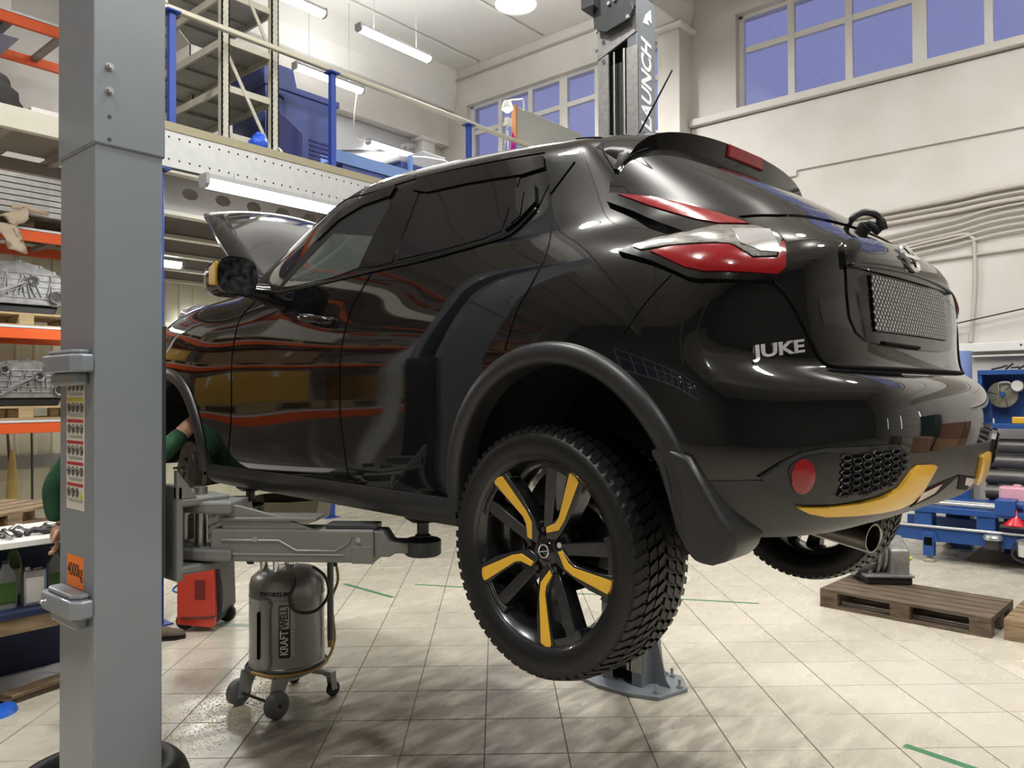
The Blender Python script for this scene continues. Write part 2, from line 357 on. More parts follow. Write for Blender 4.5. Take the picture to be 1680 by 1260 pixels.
# ceiling: ribbed slabs
CE = struct('ceiling', MB().box((X0 - .3, Y0 - .3, ZC + .12), (XW + .35, YB + .3, ZC + .4)), 'ceiling_paint')
y = Y0
while y < YB - .2:
    y1 = min(y + 1.46, YB); MB().box((X0, y + .02, ZC + .05), (XW, y1, ZC + .125)).build('ceiling_slab', 'ceiling_paint', CE, bevel=.02); y += 1.5
for yy in (5.44, -.6, -6.6, 10.30):
    MB().prism([(yy - .17, 7.04), (yy + .17, 7.04), (yy + .24, 7.35), (yy + .24, ZC + .1), (yy - .24, ZC + .1), (yy - .24, 7.35)], X0, XW, 'YZ').build('roof_beam', 'ceiling_paint', CE, bevel=.015)
MB().tube([(XW - .04, YB - .05, 7.6), (XW - .04, 5.7, 7.6)], .018, 6).build('ceiling_pipe', 'ridge', CE); 
# ------------------------------------------------------------------ the car: body surface
# car frame: X forward from the rear axle, Y left, Z up from the wheel centre
CAR_POS = (2.434, 1.179, 1.302); CAR_YAW = radians(84.815)
def _row(rear, side, front):
    return [tuple(p) for p in rear + side + front]
SX = [-.42, -.2, .05, .35, .8, 1.3, 1.8]
def _side(ys, zs, xs=SX): return [(x, y, z) for x, y, z in zip(xs, ys, zs)]
GRID = [
 # r0 lower edge
 _row([(-.62,0,.085),(-.615,.3,.082),(-.59,.5,.08),(-.55,.64,.085),(-.49,.745,.09)], _side([.79,.80,.80,.80,.80,.80,.80],[.085,.05,.03,.02,.02,.02,.02]), [(2.15,.80,.02),(2.53,.80,.05),(2.9,.79,.05),(3.12,.66,.04),(3.26,.35,.03),(3.28,0,.03)]),
 # r1
 _row([(-.71,0,.125),(-.705,.3,.122),(-.67,.5,.122),(-.605,.66,.13),(-.515,.785,.14)], _side([.835,.85,.85,.845,.84,.84,.845],[.14,.12,.11,.10,.10,.10,.10]), [(2.15,.855,.12),(2.53,.86,.14),(2.9,.84,.14),(3.16,.70,.14),(3.30,.36,.14),(3.33,0,.14)]),
 # r2
 _row([(-.755,0,.24),(-.745,.3,.24),(-.705,.5,.24),(-.635,.67,.24),(-.53,.805,.24)], _side([.855,.87,.875,.86,.843,.843,.85],[.25,.25,.25,.25,.25,.25,.25]), [(2.15,.875,.26),(2.53,.88,.26),(2.9,.86,.26),(3.18,.71,.26),(3.33,.37,.26),(3.36,0,.26)]),
 # r3
 _row([(-.765,0,.34),(-.755,.3,.34),(-.715,.5,.34),(-.64,.67,.34),(-.53,.81,.34)], _side([.862,.878,.882,.865,.845,.845,.85],[.37,.38,.38,.37,.37,.37,.38]), [(2.15,.878,.39),(2.53,.882,.39),(2.9,.86,.38),(3.18,.71,.38),(3.33,.37,.38),(3.36,0,.38)]),
 # r4 bumper shoulder
 _row([(-.745,0,.425),(-.735,.3,.425),(-.695,.5,.425),(-.625,.66,.425),(-.52,.80,.43)], _side([.86,.878,.882,.866,.845,.845,.85],[.45,.47,.47,.46,.46,.46,.47]), [(2.15,.876,.48),(2.53,.88,.49),(2.9,.855,.47),(3.17,.70,.46),(3.32,.36,.46),(3.35,0,.46)]),
 # r5 shelf
 _row([(-.69,0,.462),(-.68,.3,.462),(-.645,.5,.465),(-.59,.645,.47),(-.50,.785,.485)], _side([.85,.875,.88,.865,.845,.845,.85],[.50,.53,.53,.52,.52,.52,.53]), [(2.15,.872,.55),(2.53,.876,.56),(2.9,.85,.54),(3.16,.69,.53),(3.31,.36,.52),(3.34,0,.52)]),
 # r6 foot of the tailgate
 _row([(-.665,0,.485),(-.655,.3,.485),(-.622,.5,.49),(-.575,.64,.50),(-.49,.772,.53)], _side([.835,.865,.87,.858,.84,.84,.845],[.56,.59,.59,.58,.58,.58,.59]), [(2.15,.865,.61),(2.53,.87,.62),(2.9,.84,.60),(3.15,.67,.58),(3.30,.35,.57),(3.33,0,.57)]),
 # r7
 _row([(-.645,0,.58),(-.637,.3,.58),(-.61,.5,.585),(-.575,.635,.59),(-.50,.755,.61)], _side([.815,.843,.85,.845,.828,.83,.835],[.63,.66,.66,.65,.645,.645,.65]), [(2.15,.852,.67),(2.53,.855,.68),(2.9,.82,.66),(3.13,.64,.63),(3.28,.34,.62),(3.31,0,.62)]),
 # r8 haunch
 _row([(-.635,0,.70),(-.628,.3,.70),(-.607,.5,.70),(-.575,.63,.70),(-.505,.735,.70)], _side([.785,.81,.823,.825,.812,.815,.82],[.70,.73,.735,.725,.715,.715,.72]), [(2.15,.83,.75),(2.53,.83,.76),(2.9,.79,.74),(3.11,.60,.70),(3.25,.32,.68),(3.28,0,.68)]),
 # r9
 _row([(-.615,0,.81),(-.608,.3,.80),(-.583,.48,.79),(-.543,.60,.775),(-.46,.70,.77)], _side([.745,.77,.785,.80,.80,.80,.80],[.77,.79,.80,.795,.785,.785,.79]), [(2.14,.78,.83),(2.51,.77,.84),(2.87,.71,.81),(3.07,.54,.77),(3.18,.30,.76),(3.2,0,.76)]),
 # r10 waist / bonnet ridge
 _row([(-.51,0,.885),(-.505,.28,.875),(-.48,.45,.86),(-.43,.57,.84),(-.35,.66,.83)], _side([.705,.73,.75,.775,.785,.785,.775],[.83,.845,.855,.852,.845,.845,.85],[-.26,-.11,.08,.36,.8,1.3,1.78]), [(2.1,.70,.875),(2.46,.67,.885),(2.78,.57,.85),(2.95,.42,.84),(3.02,.24,.84),(3.04,0,.84)]),
 # r11 window foot / windscreen foot
 _row([(-.44,0,.945),(-.437,.27,.935),(-.41,.43,.92),(-.35,.55,.90),(-.26,.63,.89)], _side([.675,.70,.725,.755,.77,.77,.755],[.89,.90,.91,.90,.89,.89,.90],[-.18,-.06,.10,.37,.8,1.3,1.78]), [(2.0,.68,.92),(2.12,.60,.93),(2.18,.46,.935),(2.22,.30,.94),(2.24,.15,.94),(2.25,0,.94)]),
 # r12
 _row([(-.27,0,1.055),(-.268,.26,1.045),(-.248,.42,1.03),(-.20,.53,1.01),(-.13,.60,1.0)], _side([.635,.655,.675,.70,.715,.712,.69],[1.0,1.005,1.01,1.01,1.01,1.02,1.03],[-.07,.02,.15,.40,.8,1.22,1.60]), [(1.79,.62,1.06),(1.88,.54,1.075),(1.94,.41,1.08),(1.98,.27,1.085),(2.0,.13,1.085),(2.0,0,1.085)]),
 # r13 window head / spoiler
 _row([(-.09,0,1.165),(-.09,.26,1.16),(-.078,.42,1.15),(-.04,.52,1.13),(.01,.575,1.12)], _side([.598,.61,.622,.635,.645,.64,.62],[1.12,1.125,1.135,1.15,1.165,1.172,1.172],[.05,.13,.23,.45,.8,1.13,1.38]), [(1.52,.57,1.19),(1.58,.48,1.205),(1.62,.36,1.215),(1.65,.24,1.22),(1.66,.12,1.225),(1.66,0,1.225)]),
 # r14 roof edge
 _row([(-.03,0,1.225),(-.03,.25,1.22),(-.015,.40,1.205),(.015,.485,1.185),(.06,.535,1.178)], _side([.553,.562,.572,.582,.588,.582,.565],[1.182,1.188,1.198,1.215,1.24,1.255,1.258],[.10,.18,.28,.47,.8,1.07,1.25]), [(1.34,.515,1.265),(1.39,.43,1.275),(1.42,.32,1.285),(1.44,.21,1.29),(1.45,.1,1.295),(1.45,0,1.295)]),
 # r15 roof
 _row([(.07,0,1.26),(.07,.18,1.255),(.085,.29,1.245),(.11,.35,1.235),(.15,.385,1.23)], _side([.40,.405,.41,.42,.425,.42,.41],[1.235,1.24,1.25,1.265,1.29,1.305,1.31],[.2,.27,.36,.52,.8,1.0,1.12]), [(1.17,.375,1.315),(1.2,.32,1.32),(1.22,.24,1.325),(1.235,.16,1.33),(1.245,.08,1.33),(1.25,0,1.33)]),
 # r16 roof crown
 _row([(.15,0,1.275),(.16,.06,1.275),(.18,.1,1.275),(.2,.12,1.275),(.24,.13,1.275)], _side([.135,.14,.14,.14,.14,.14,.13],[1.278,1.285,1.29,1.3,1.315,1.325,1.33],[.3,.36,.43,.56,.8,.93,1.0]), [(1.03,.12,1.332),(1.05,.1,1.334),(1.06,.08,1.335),(1.07,.05,1.336),(1.075,.025,1.336),(1.08,0,1.337)]),
]
NR, NC = len(GRID), len(GRID[0])
def _pt(i, j):
    """control point with mirrored columns past the centre line and extrapolated rows"""
    if i < 0: a, b = _pt(0, j), _pt(1, j); return a * 2 - b
    if i >= NR:
        a, b = _pt(NR - 1, j), _pt(NR - 2, j); return Vector((a.x, -b.y * .3, a.z))
    if j < 0: p = GRID[i][-j]; return Vector((p[0], -p[1], p[2]))
    if j >= NC: p = GRID[i][2 * (NC - 1) - j]; return Vector((p[0], -p[1], p[2]))
    return Vector(GRID[i][j])
_RAW = {(i, j): _pt(i, j) for i in range(-2, NR + 2) for j in range(-2, NC + 2) if -1 <= i <= NR}
def _comp(i, j):
    """pull the control point outwards so that the smooth surface passes near the measured one"""
    def q(a, b): return _RAW[(max(-1, min(NR, a)), max(-2, min(NC + 1, b)))]
    p = q(i, j)
    ux = (q(i, j - 1) + q(i, j + 1)) / 6 + p * (4 / 6); vx = (q(i - 1, j) + q(i + 1, j)) / 6 + p * (4 / 6)
    d = (p - ux) + (p - vx)
    r = p + d * .8
    if j == 0 or j == NC - 1: r.y = 0
    return r
CP = {}
for i in range(-1, NR + 1):
    for j in range(-1, NC + 1): CP[(i, j)] = _comp(i, j) if (0 <= i < NR and 0 <= j < NC) else None
for i in range(0, NR):
    a = CP[(i, 1)]; CP[(i, -1)] = Vector((a.x, -a.y, a.z)); b = CP[(i, NC - 2)]; CP[(i, NC)] = Vector((b.x, -b.y, b.z))
for j in range(-1, NC + 1):
    CP[(-1, j)] = CP[(0, j)] * 2 - CP[(1, j)]
    a = CP[(NR - 1, j)]; b = CP[(NR - 2, j)]; CP[(NR, j)] = Vector((a.x, -a.y, a.z + .0))
def _bs(t): return ((1 - t) ** 3 / 6, (3 * t ** 3 - 6 * t * t + 4) / 6, (-3 * t ** 3 + 3 * t * t + 3 * t + 1) / 6, t ** 3 / 6)
KU, KV = 12, 7     # subdivisions along and up the body
def body_half():
    nu = (NC - 1) * KU; nv = (NR - 1) * KV; P = []
    for a in range(nv + 1):
        i = min(a // KV, NR - 2); tv = a / KV - i; bv = _bs(tv); line = []
        row = {}
        for j in range(-1, NC + 1):
            row[j] = sum((CP[(i - 1 + k, j)] * bv[k] for k in range(4)), Vector((0, 0, 0)))
        for b in range(nu + 1):
            j = min(b // KU, NC - 2); tu = b / KU - j; bu = _bs(tu)
            line.append(row[j - 1] * bu[0] + row[j] * bu[1] + row[j + 1] * bu[2] + row[j + 2] * bu[3])
        P.append(line)
    return P
BODY = body_half()
for line in BODY:
    line[0].y = 0; line[-1].y = 0
for p in BODY[-1]: p.y = 0
def _body_bvh():
    vs = []; fs = []; nv = len(BODY); nu = len(BODY[0])
    for sgn in (1, -1):
        o = len(vs)
        for line in BODY: vs += [Vector((p.x, p.y * sgn, p.z)) for p in line]
        for a in range(nv - 1):
            for b in range(nu - 1):
                q = (o + a * nu + b, o + a * nu + b + 1, o + (a + 1) * nu + b + 1, o + (a + 1) * nu + b)
                fs.append(q if sgn > 0 else q[::-1])
    return vs, fs, BVHTree.FromPolygons(vs, fs)
BV, BF, BVH = _body_bvh()
ARCH = [(-.05, .125, .385), (2.50, .125, .385)]      # x, z, radius of the openings
def in_arch(x, y, z, k=1.):
    if abs(y) < .45: return False
    for ax, az, r in ARCH:
        if (x - ax) ** 2 + (z - az) ** 2 < (r * k) ** 2: return True
        if z < az and abs(x - ax) < r * k: return True
    return False
# ------------------------------------------------------------------ the car: parts
mat('paint', (.0035, .0035, .004), .035, spec=.5, coat=.35)
mat('satin', (.016, .016, .017), .38, spec=.45, bump=.03, bscale=300)
mat('gloss_black', (.004, .004, .005), .07, spec=.5)
mat('matt_black', (.006, .006, .006), .7, spec=.2)
mat('gap_black', (.001, .001, .001), .6, spec=.1)
mat('tint', (.006, .006, .008), .015, spec=.5)
mat('tint_light', (.045, .055, .05), .015, spec=.6)  # brightness seen through the half-raised glass, put into its colour
mat('chrome', (.8, .8, .82), .12, metal=.85)
mat('yellow_trim', rgb(216, 168, 44), .3, coat=.3)
mat('lamp_red', (.20, .006, .010), .1, spec=.45, coat=.25)
mat('lamp_red_dark', (.16, .004, .008), .1, spec=.6, coat=1)
mat('lamp_clear', (.5, .49, .47), .12, metal=.7, var=.6, scale=60, coat=1, stretch=(1, 1, 3))
mat('rubber', (.0045, .0045, .0045), .42, spec=.4, bump=.1, bscale=120)
mat('rim_grey', (.022, .023, .026), .25, metal=.6, coat=.6)
mat('steel', (.42, .41, .39), .32, metal=1)
mat('rust', (.06, .045, .035), .6, metal=.5, var=.5, scale=30)
CAR = thing('car', 'glossy black small crossover car with yellow trim raised on the two-post lift', 'car', CAR_POS, CAR_YAW)

PLANES = {'S': (Vector((1, 0, 0)), Vector((0, 0, 1)), Vector((0, -1, 0))), 'R': (Vector((0, 1, 0)), Vector((0, 0, 1)), Vector((1, 0, 0))),
          'C': (Vector((.7071, .7071, 0)), Vector((0, 0, 1)), Vector((.7071, -.7071, 0))), 'G': (Vector((0, 1, 0)), Vector((.7071, 0, .7071)), Vector((.7071, 0, -.7071)))}
def on_body(pl, a, b):
    e, u, d = PLANES[pl]; p = e * a + u * b - d * 3
    if pl == 'S': p.y = 3
    h = BVH.ray_cast(p, d)
    if h[0] is None: h = BVH.find_nearest(p + d * 2.2)
    n = h[1]
    if n.dot(d) > 0: n = -n
    return h[0], n
def inside(p, poly):
    c = False; n = len(poly); j = n - 1
    for i in range(n):
        if (poly[i][1] > p[1]) != (poly[j][1] > p[1]) and p[0] < (poly[j][0] - poly[i][0]) * (p[1] - poly[i][1]) / (poly[j][1] - poly[i][1]) + poly[i][0]: c = not c
        j = i
    return c
def resample(poly, step):
    out = []; n = len(poly)
    for i in range(n):
        a = Vector(poly[i]); b = Vector(poly[(i + 1) % n]); k = max(1, int((b - a).length / step + .5))
        out += [a.lerp(b, t / k) for t in range(k)]
    return out
def skin(name, pl, poly, m, off=.004, depth=.012, step=.02, parent=None, sgn=1, curvy=False, rim=0.):
    """a panel lying on the body: outline in a projection plane, own thickness"""
    if curvy: poly = [(p.x, p.y) for p in smooth_path([(a, b, 0) for a, b in poly], 5, True)]
    bd = resample(poly, step); n = len(bd); P = [(p[0], p[1]) for p in bd]
    xs = [p[0] for p in P]; ys = [p[1] for p in P]; pts = list(bd)
    y = min(ys) + step / 2
    while y < max(ys):
        x = min(xs) + step / 2
        while x < max(xs):
            if inside((x, y), P) and min((Vector((x, y)) - q).length for q in bd) > step * .45: pts.append(Vector((x, y)))
            x += step
        y += step
    v2, _, f2, ov, _, _ = delaunay_2d_cdt([Vector((p[0], p[1])) for p in pts], [(i, (i + 1) % n) for i in range(n)], [], 1, 1e-6)
    V = []; N = []
    for q in v2:
        p, nn = on_body(pl, q.x, q.y); V.append(p); N.append(nn)
    mb = MB(); k = len(V)
    if rim:  # pillow: edge sits lower than the middle
        for i, q in enumerate(v2):
            dmin = min((Vector((q.x, q.y)) - b).length for b in bd); V[i] = V[i] + N[i] * (off - rim * max(0, 1 - dmin / (step * 1.6)) ** 2)
    else: V = [p + nn * off for p, nn in zip(V, N)]
    vs = list(V) + [p - nn * depth for p, nn in zip(V, N)]
    fs = [tuple(f) for f in f2]
    cnt = {}
    for f in f2:
        for i in range(len(f)):
            e = (f[i], f[(i + 1) % len(f)]); cnt[e] = cnt.get(e, 0) + 1
    for (a, b) in list(cnt):
        if (b, a) not in cnt: fs.append((b, a, a + k, b + k))
    if sgn < 0: vs = [(p[0], -p[1], p[2]) for p in vs]; fs = [f[::-1] for f in fs]
    mb.add(vs, fs)
    me = bpy.data.meshes.new(name); me.from_pydata([tuple(p) for p in mb.v], [], mb.f); me.update()
    return link(name, me, m, parent or CAR, smooth=35)
def seam(name, pl, pts, r=.0024, parent=None, sgn=1, m='gap_black', off=.0005):
    P = [on_body(pl, p.x, p.y) for p in smooth_path([(a, b, 0) for a, b in pts], 8)]
    P = [p + n * off for p, n in P]
    if sgn < 0: P = [Vector((p.x, -p.y, p.z)) for p in P]
    return MB().tube(P, r, 6).build(name, m, parent or CAR, smooth=180)

# painted shell, wheel openings left free
_fs = [f for f in BF if not in_arch(*(sum((BV[i] for i in f), Vector()) / 4))]
_me = bpy.data.meshes.new('body_shell'); _me.from_pydata(BV, [], _fs); _me.update()
_b = bmesh.new(); _b.from_mesh(_me); bmesh.ops.remove_doubles(_b, verts=_b.verts, dist=1e-5)
bmesh.ops.delete(_b, geom=[v for v in _b.verts if not v.link_faces], context='VERTS'); _b.to_mesh(_me); _b.free()
link('body_shell', _me, 'paint', CAR, smooth=180)

# underbody pan and wheel housings
mb = MB(); mb.box((-.5, -.44, .07), (3.1, .44, .10)); mb.box((.36, -.80, .05), (2.1, .80, .08)); mb.box((-.60, -.60, .10), (-.40, .60, .13)); mb.box((-.55, -.72, .1), (-.42, .72, .12))
mb.box((2.88, -.75, .06), (3.2, .75, .09))
mb.build('underbody', 'matt_black', CAR)
for (ax, az, r) in ARCH:
    for s in (1, -1):
        mb = MB(); n = 24; vs = []; fs = []
        for i in range(n + 1):
            t = pi * 1.12 * i / n - pi * .06
            for y in (.44, .855): vs.append((ax + cos(t) * (r + .005), s * y, az + sin(t) * (r + .005)))
        fs = [(2 * i, 2 * i + 1, 2 * i + 3, 2 * i + 2) for i in range(n)]
        mb.add(vs, fs); mb.add([(ax, s * .44, az)] + [(ax + cos(pi * 1.12 * i / n - pi * .06) * (r + .005), s * .44, az + sin(pi * 1.12 * i / n - pi * .06) * (r + .005)) for i in range(n + 1)], [(0, i + 1, i + 2) for i in range(n)])
        mb.build('wheel_housing', 'matt_black', CAR, smooth=60)

# wheel arch cladding
def arch_clad(ax, az, a0, a1, s, r_in=.365, r_out=.425, zfoot=None):
    n = 56; prof = [(r_out, -.004), (r_out - .002, .006), (r_out - .012, .016), (r_out - .03, .022), (r_in + .012, .02), (r_in + .002, .012), (r_in, -.005), (r_in + .002, -.06)]
    vs = []; k = len(prof); fs = []
    for i in range(n + 1):
        t = a0 + (a1 - a0) * i / n
        xo, zo = ax + cos(t) * (r_out + .01), az + sin(t) * (r_out + .01)
        po, _ = on_body('S', xo, max(zo, .03))
        xi, zi = ax + cos(t) * r_in, az + sin(t) * r_in
        yi = max(po.y, .852) if zi < .45 else max(po.y, .85)
        for (r, dy) in prof:
            f = (r_out - r) / (r_out - r_in); y = po.y * (1 - min(1, f * 1.5)) + yi * min(1, f * 1.5) + dy
            vs.append((ax + cos(t) * r, s * y, az + sin(t) * r))
    for i in range(n):
        for j in range(k - 1): fs.append((i * k + j, (i + 1) * k + j, (i + 1) * k + j + 1, i * k + j + 1))
    return MB().add(vs, fs).build('arch_cladding', 'satin', CAR, smooth=50)
for s in (1, -1):
    arch_clad(-.05, .125, radians(-8), radians(176), s)
    arch_clad(2.50, .125, radians(4), radians(188), s)
# band helper: strip of the body between two heights, lifted off the surface
def band(name, c0, c1, zlo, zhi, m, off=.005, rows=8, both=True, bulge=0., tuck=.012):
    vs = []; fs = []; cols = range(c0, c1 + 1); k = rows + 1 + 2
    full = (c0 == 0)
    def column(b):
        pl = [line[b] for line in BODY]; out = []
        za, zb = zlo(b), zhi(b)
        for q in range(rows + 1):
            z = za + (zb - za) * q / rows; p = None
            for i in range(len(pl) - 1):
                if pl[i].z <= z <= pl[i + 1].z: p = pl[i].lerp(pl[i + 1], (z - pl[i].z) / max(1e-6, pl[i + 1].z - pl[i].z)); break
            if p is None: p = pl[0].copy() if z < pl[0].z else pl[-1].copy()
            h = BVH.find_nearest(p); nn = h[1]
            out_d = Vector((p.x - 1.2, p.y * 1.0, 0))
            if nn.dot(Vector((p.x - 1.3, p.y * 2, 0))) < 0: nn = -nn
            out.append(p + nn * (off + bulge * sin(pi * q / rows)))
            if q == 0: first = p - nn * tuck
            if q == rows: last = p - nn * tuck
        return [first] + out + [last]
    C = [column(b) for b in cols]
    if full and both: C = [[Vector((p.x, -p.y, p.z)) for p in c] for c in C[:0:-1]] + C
    for c in C: vs += c
    for i in range(len(C) - 1):
        for j in range(k - 1): fs.append((i * k + j, (i + 1) * k + j, (i + 1) * k + j + 1, i * k + j + 1))
    o = [MB().add(vs, fs).build(name, m, CAR, smooth=50)]
    if both and not full: o.append(MB().add([(p.x, -p.y, p.z) for p in vs], fs).build(name, m, CAR, smooth=50))
    return o
def col_at(x, lo=5 * KU, hi=13 * KU, row=4 * KV):
    return min(range(lo - 20, hi), key=lambda b: abs(BODY[row][b].x - x))
def border(b):      # upper edge of the black lower bumper
    p = BODY[2 * KV][b]; y = p.y
    tab = [(0, .268), (.13, .266), (.3, .266), (.38, .272), (.44, .288), (.52, .288), (.58, .284), (.64, .27), (.69, .245), (.72, .224), (.9, .222)]
    for (a, za), (c, zc) in zip(tab, tab[1:]):
        if a <= y <= c: return za + (zc - za) * (y - a) / (c - a)
    return .222
band('bumper_lower_trim', 0, col_at(-.47), lambda b: BODY[0][b].z + .002, border, 'satin', .005, 10)
band('sill_cladding', col_at(.30), col_at(2.10), lambda b: .015, lambda b: .105, 'satin', .008, 8, bulge=.014)
# mud guards behind the rear wheels
for s in (1, -1):
    mb = MB(); vs = []
    prof = [(-.36, .285), (-.40, .30), (-.465, .275), (-.50, .215), (-.535, .15), (-.562, .11), (-.558, .075), (-.53, .05), (-.50, .038), (-.465, .042), (-.445, .07), (-.43, .11), (-.41, .18), (-.385, .25)]
    ys = [(.80, 1.), (.845, 1.), (.878, .9), (.888, .55)]
    outer = [(x, s * (.876 - .35 * max(0, -x - .44) ** 1.2 - .25 * max(0, .12 - z)), z) for x, z in prof]
    inner = [(x + .01, s * (.80 if z > .2 else .70), z) for x, z in prof]; n = len(prof)
    mb.add(outer + inner, [tuple(range(n)), tuple(range(n, 2 * n))[::-1]] + [(i, (i + 1) % n, n + (i + 1) % n, n + i) for i in range(n)])
    mb.build('mud_guard', 'satin', CAR, bevel=.016, bseg=4, smooth=60)

# side windows and pillars
for s in (1, -1):
    skin('window_surround', 'S', [(1.66,.845),(1.495,.945),(1.395,1.053),(1.267,1.131),(1.109,1.162),(.841,1.171),(.483,1.152),(.2,1.13),(.171,1.118),(.13,1.036),(.137,.962),(.207,.885),(.296,.873),(.566,.858),(.727,.855),(1.06,.845)], 'gloss_black', .003, sgn=s)
    skin('window_opening', 'S', [(1.54,.86),(1.49,.925),(1.40,1.035),(1.29,1.11),(1.15,1.14),(.931,1.142),(.905,1.10),(.933,.977),(.955,.868),(1.12,.855),(1.40,.853)], 'matt_black', .0045, sgn=s)  # black panel; the dark cabin behind the open window is put into its colour
    skin('front_side_glass', 'S', [(1.496,.854),(1.249,1.047),(.931,.985),(.950,.868),(1.12,.852),(1.36,.850)], 'tint_light', .006, .006, sgn=s)
    skin('wind_deflector', 'S', [(1.40,1.06),(1.28,1.145),(1.12,1.178),(.93,1.183),(.907,1.176),(.917,1.138),(1.1,1.135),(1.24,1.105),(1.36,1.035)], 'gloss_black', .012, .006, sgn=s)
    skin('pillar_panel', 'S', [(.945,.87),(.905,1.08),(.897,1.135),(.818,1.145),(.745,1.118),(.745,.863),(.85,.86)], 'gloss_black', .006, .006, sgn=s)
    skin('rear_side_glass', 'S', [(.725,.868),(.715,1.113),(.255,1.091),(.245,.895),(.317,.88),(.494,.87)], 'tint', .0055, .006, sgn=s)
    skin('wind_deflector', 'S', [(.788,1.135),(.784,1.178),(.5,1.158),(.189,1.128),(.166,1.085),(.245,1.078),(.5,1.098),(.69,1.106)], 'gloss_black', .012, .006, sgn=s)
    h = skin('rear_door_handle', 'S', [(.222,.89),(.25,1.03),(.175,1.028),(.146,.968),(.185,.91)], 'gloss_black', .014, .012, sgn=s)
    skin('grip', 'S', [(.205,.905),(.23,1.01),(.205,1.01),(.18,.925)], 'gloss_black', .017, .004, step=.015, sgn=s, parent=h)
    skin('quarter_panel', 'S', [(.165,1.105),(.069,1.09),(.112,.99)], 'gloss_black', .004, .006, sgn=s)
    seam('chrome_strip', 'S', [(1.66,.842),(1.322,.838),(.854,.845),(.562,.85),(.30,.868),(.2,.885),(.14,.95)], .005, sgn=s, m='gloss_black', off=.004)
    seam('door_gap', 'S', [(.858,.85),(.90,.79),(.956,.714),(.972,.605),(.979,.476),(.976,.346),(.95,.218),(.929,.123)], sgn=s)
    seam('door_gap', 'S', [(.169,1.119),(.111,.991),(.055,.867),(.03,.781),(.044,.704),(.072,.648),(.086,.59),(.101,.533)], sgn=s)
    seam('door_gap', 'S', [(1.69,.85),(1.76,.81),(1.83,.75),(1.836,.651),(1.828,.439),(1.836,.281),(1.87,.13)], sgn=s)
    seam('quarter_gap', 'C', [(.298,.69),(.355,.629),(.417,.542)], .0025, sgn=s)
    seam('roof_gap', 'S', [(.15,1.2),(.044,1.176),(-.002,1.114),(-.037,1.073),(-.07,1.035)], .0035, sgn=s)
    seam('roof_gap', 'S', [(1.6,1.14),(1.36,1.215),(1.1,1.195),(.8,1.19),(.483,1.172),(.2,1.15)], .003, sgn=s)
    # front door handle
    p, nn = on_body('S', 1.155, .69); hb = MB()
    P = smooth_path([(1.26, p.y - .004, .712), (1.235, p.y + .03, .708), (1.16, p.y + .036, .697), (1.085, p.y + .03, .686), (1.06, p.y - .004, .682)], 4)
    hb.tube([(q.x, s * q.y, q.z) for q in P], [.012] + [.017] * (len(P) - 2) + [.012], 8); hb.build('door_handle', 'gloss_black', CAR, smooth=60)
    # door mirror
    mr = MB(); sec = []; fs = []
    for i, (x, k) in enumerate([(1.545, .05), (1.56, .6), (1.62, .86), (1.68, .9), (1.735, .75), (1.765, .35)]):
        sec += [(x, s * (.95 + .085 * k * a), .892 + .082 * k * b) for a, b in rpoly(2, 2, .7, 4)]
    m = 20
    fs = [(i * m + j, i * m + (j + 1) % m, (i + 1) * m + (j + 1) % m, (i + 1) * m + j) for i in range(5) for j in range(m)] + [tuple(range(5 * m, 6 * m))]
    sec = [(x, y, z) for (x, y, z) in sec]
    for j in range(m): sec[j] = (1.56, s * (.95 + .075 * (sec[m + j][1] * s - .95) / (.085 * .6)), .892 + .072 * (sec[m + j][2] - .892) / (.082 * .6))
    for j in range(m):
        sec[m + j] = (1.56, s * (.95 + .085 * .95 * (sec[j][1] * s - .95) / .075), .892 + .082 * .95 * (sec[j][2] - .892) / .072)
    mo = mr.add(sec, fs).build('door_mirror', 'gloss_black', CAR, smooth=60)
    MB().prism([(s * .95 + a * .152, .892 + b * .146) for a, b in rpoly(1, 1, .25)], 1.557, 1.562, 'YZ').build('mirror_glass', mat('mirror', (.35, .36, .38), .08, metal=1, var=.9, scale=40, col2=(.02, .02, .02)), mo)
    MB().add([(1.575, s * 1.018, .85), (1.66, s * 1.012, .86), (1.66, s * 1.012, .93), (1.575, s * 1.022, .945), (1.575, s * 1.036, .85), (1.66, s * 1.026, .86), (1.66, s * 1.026, .93), (1.575, s * 1.036, .945)],
             [(0, 1, 2, 3), (4, 5, 6, 7), (0, 1, 5, 4), (1, 2, 6, 5), (2, 3, 7, 6), (3, 0, 4, 7)]).build('mirror_trim', 'yellow_trim', mo, bevel=.004)
    MB().tube([(1.66, s * .78, .845), (1.66, s * .84, .85), (1.66, s * .90, .86)], [.045, .035, .03], 10).build('mirror_arm', 'gloss_black', mo, smooth=60)

# rear glass with its roof spoiler and high brake light
_gl = [(.655,.62),(.628,.665),(.61,.685),(.575,.70),(.52,.715),(.40,.72),(.25,.735),(0,.74)]
_gb = [(.0,.275),(.25,.272),(.45,.283),(.56,.315),(.594,.376),(.63,.50)]
skin('rear_glass', 'G', _gl + [(-a, b) for a, b in _gl[-2::-1]] + [(-a, b) for a, b in _gb[:0:-1]] + _gb, 'tint', .004, .01, .03)
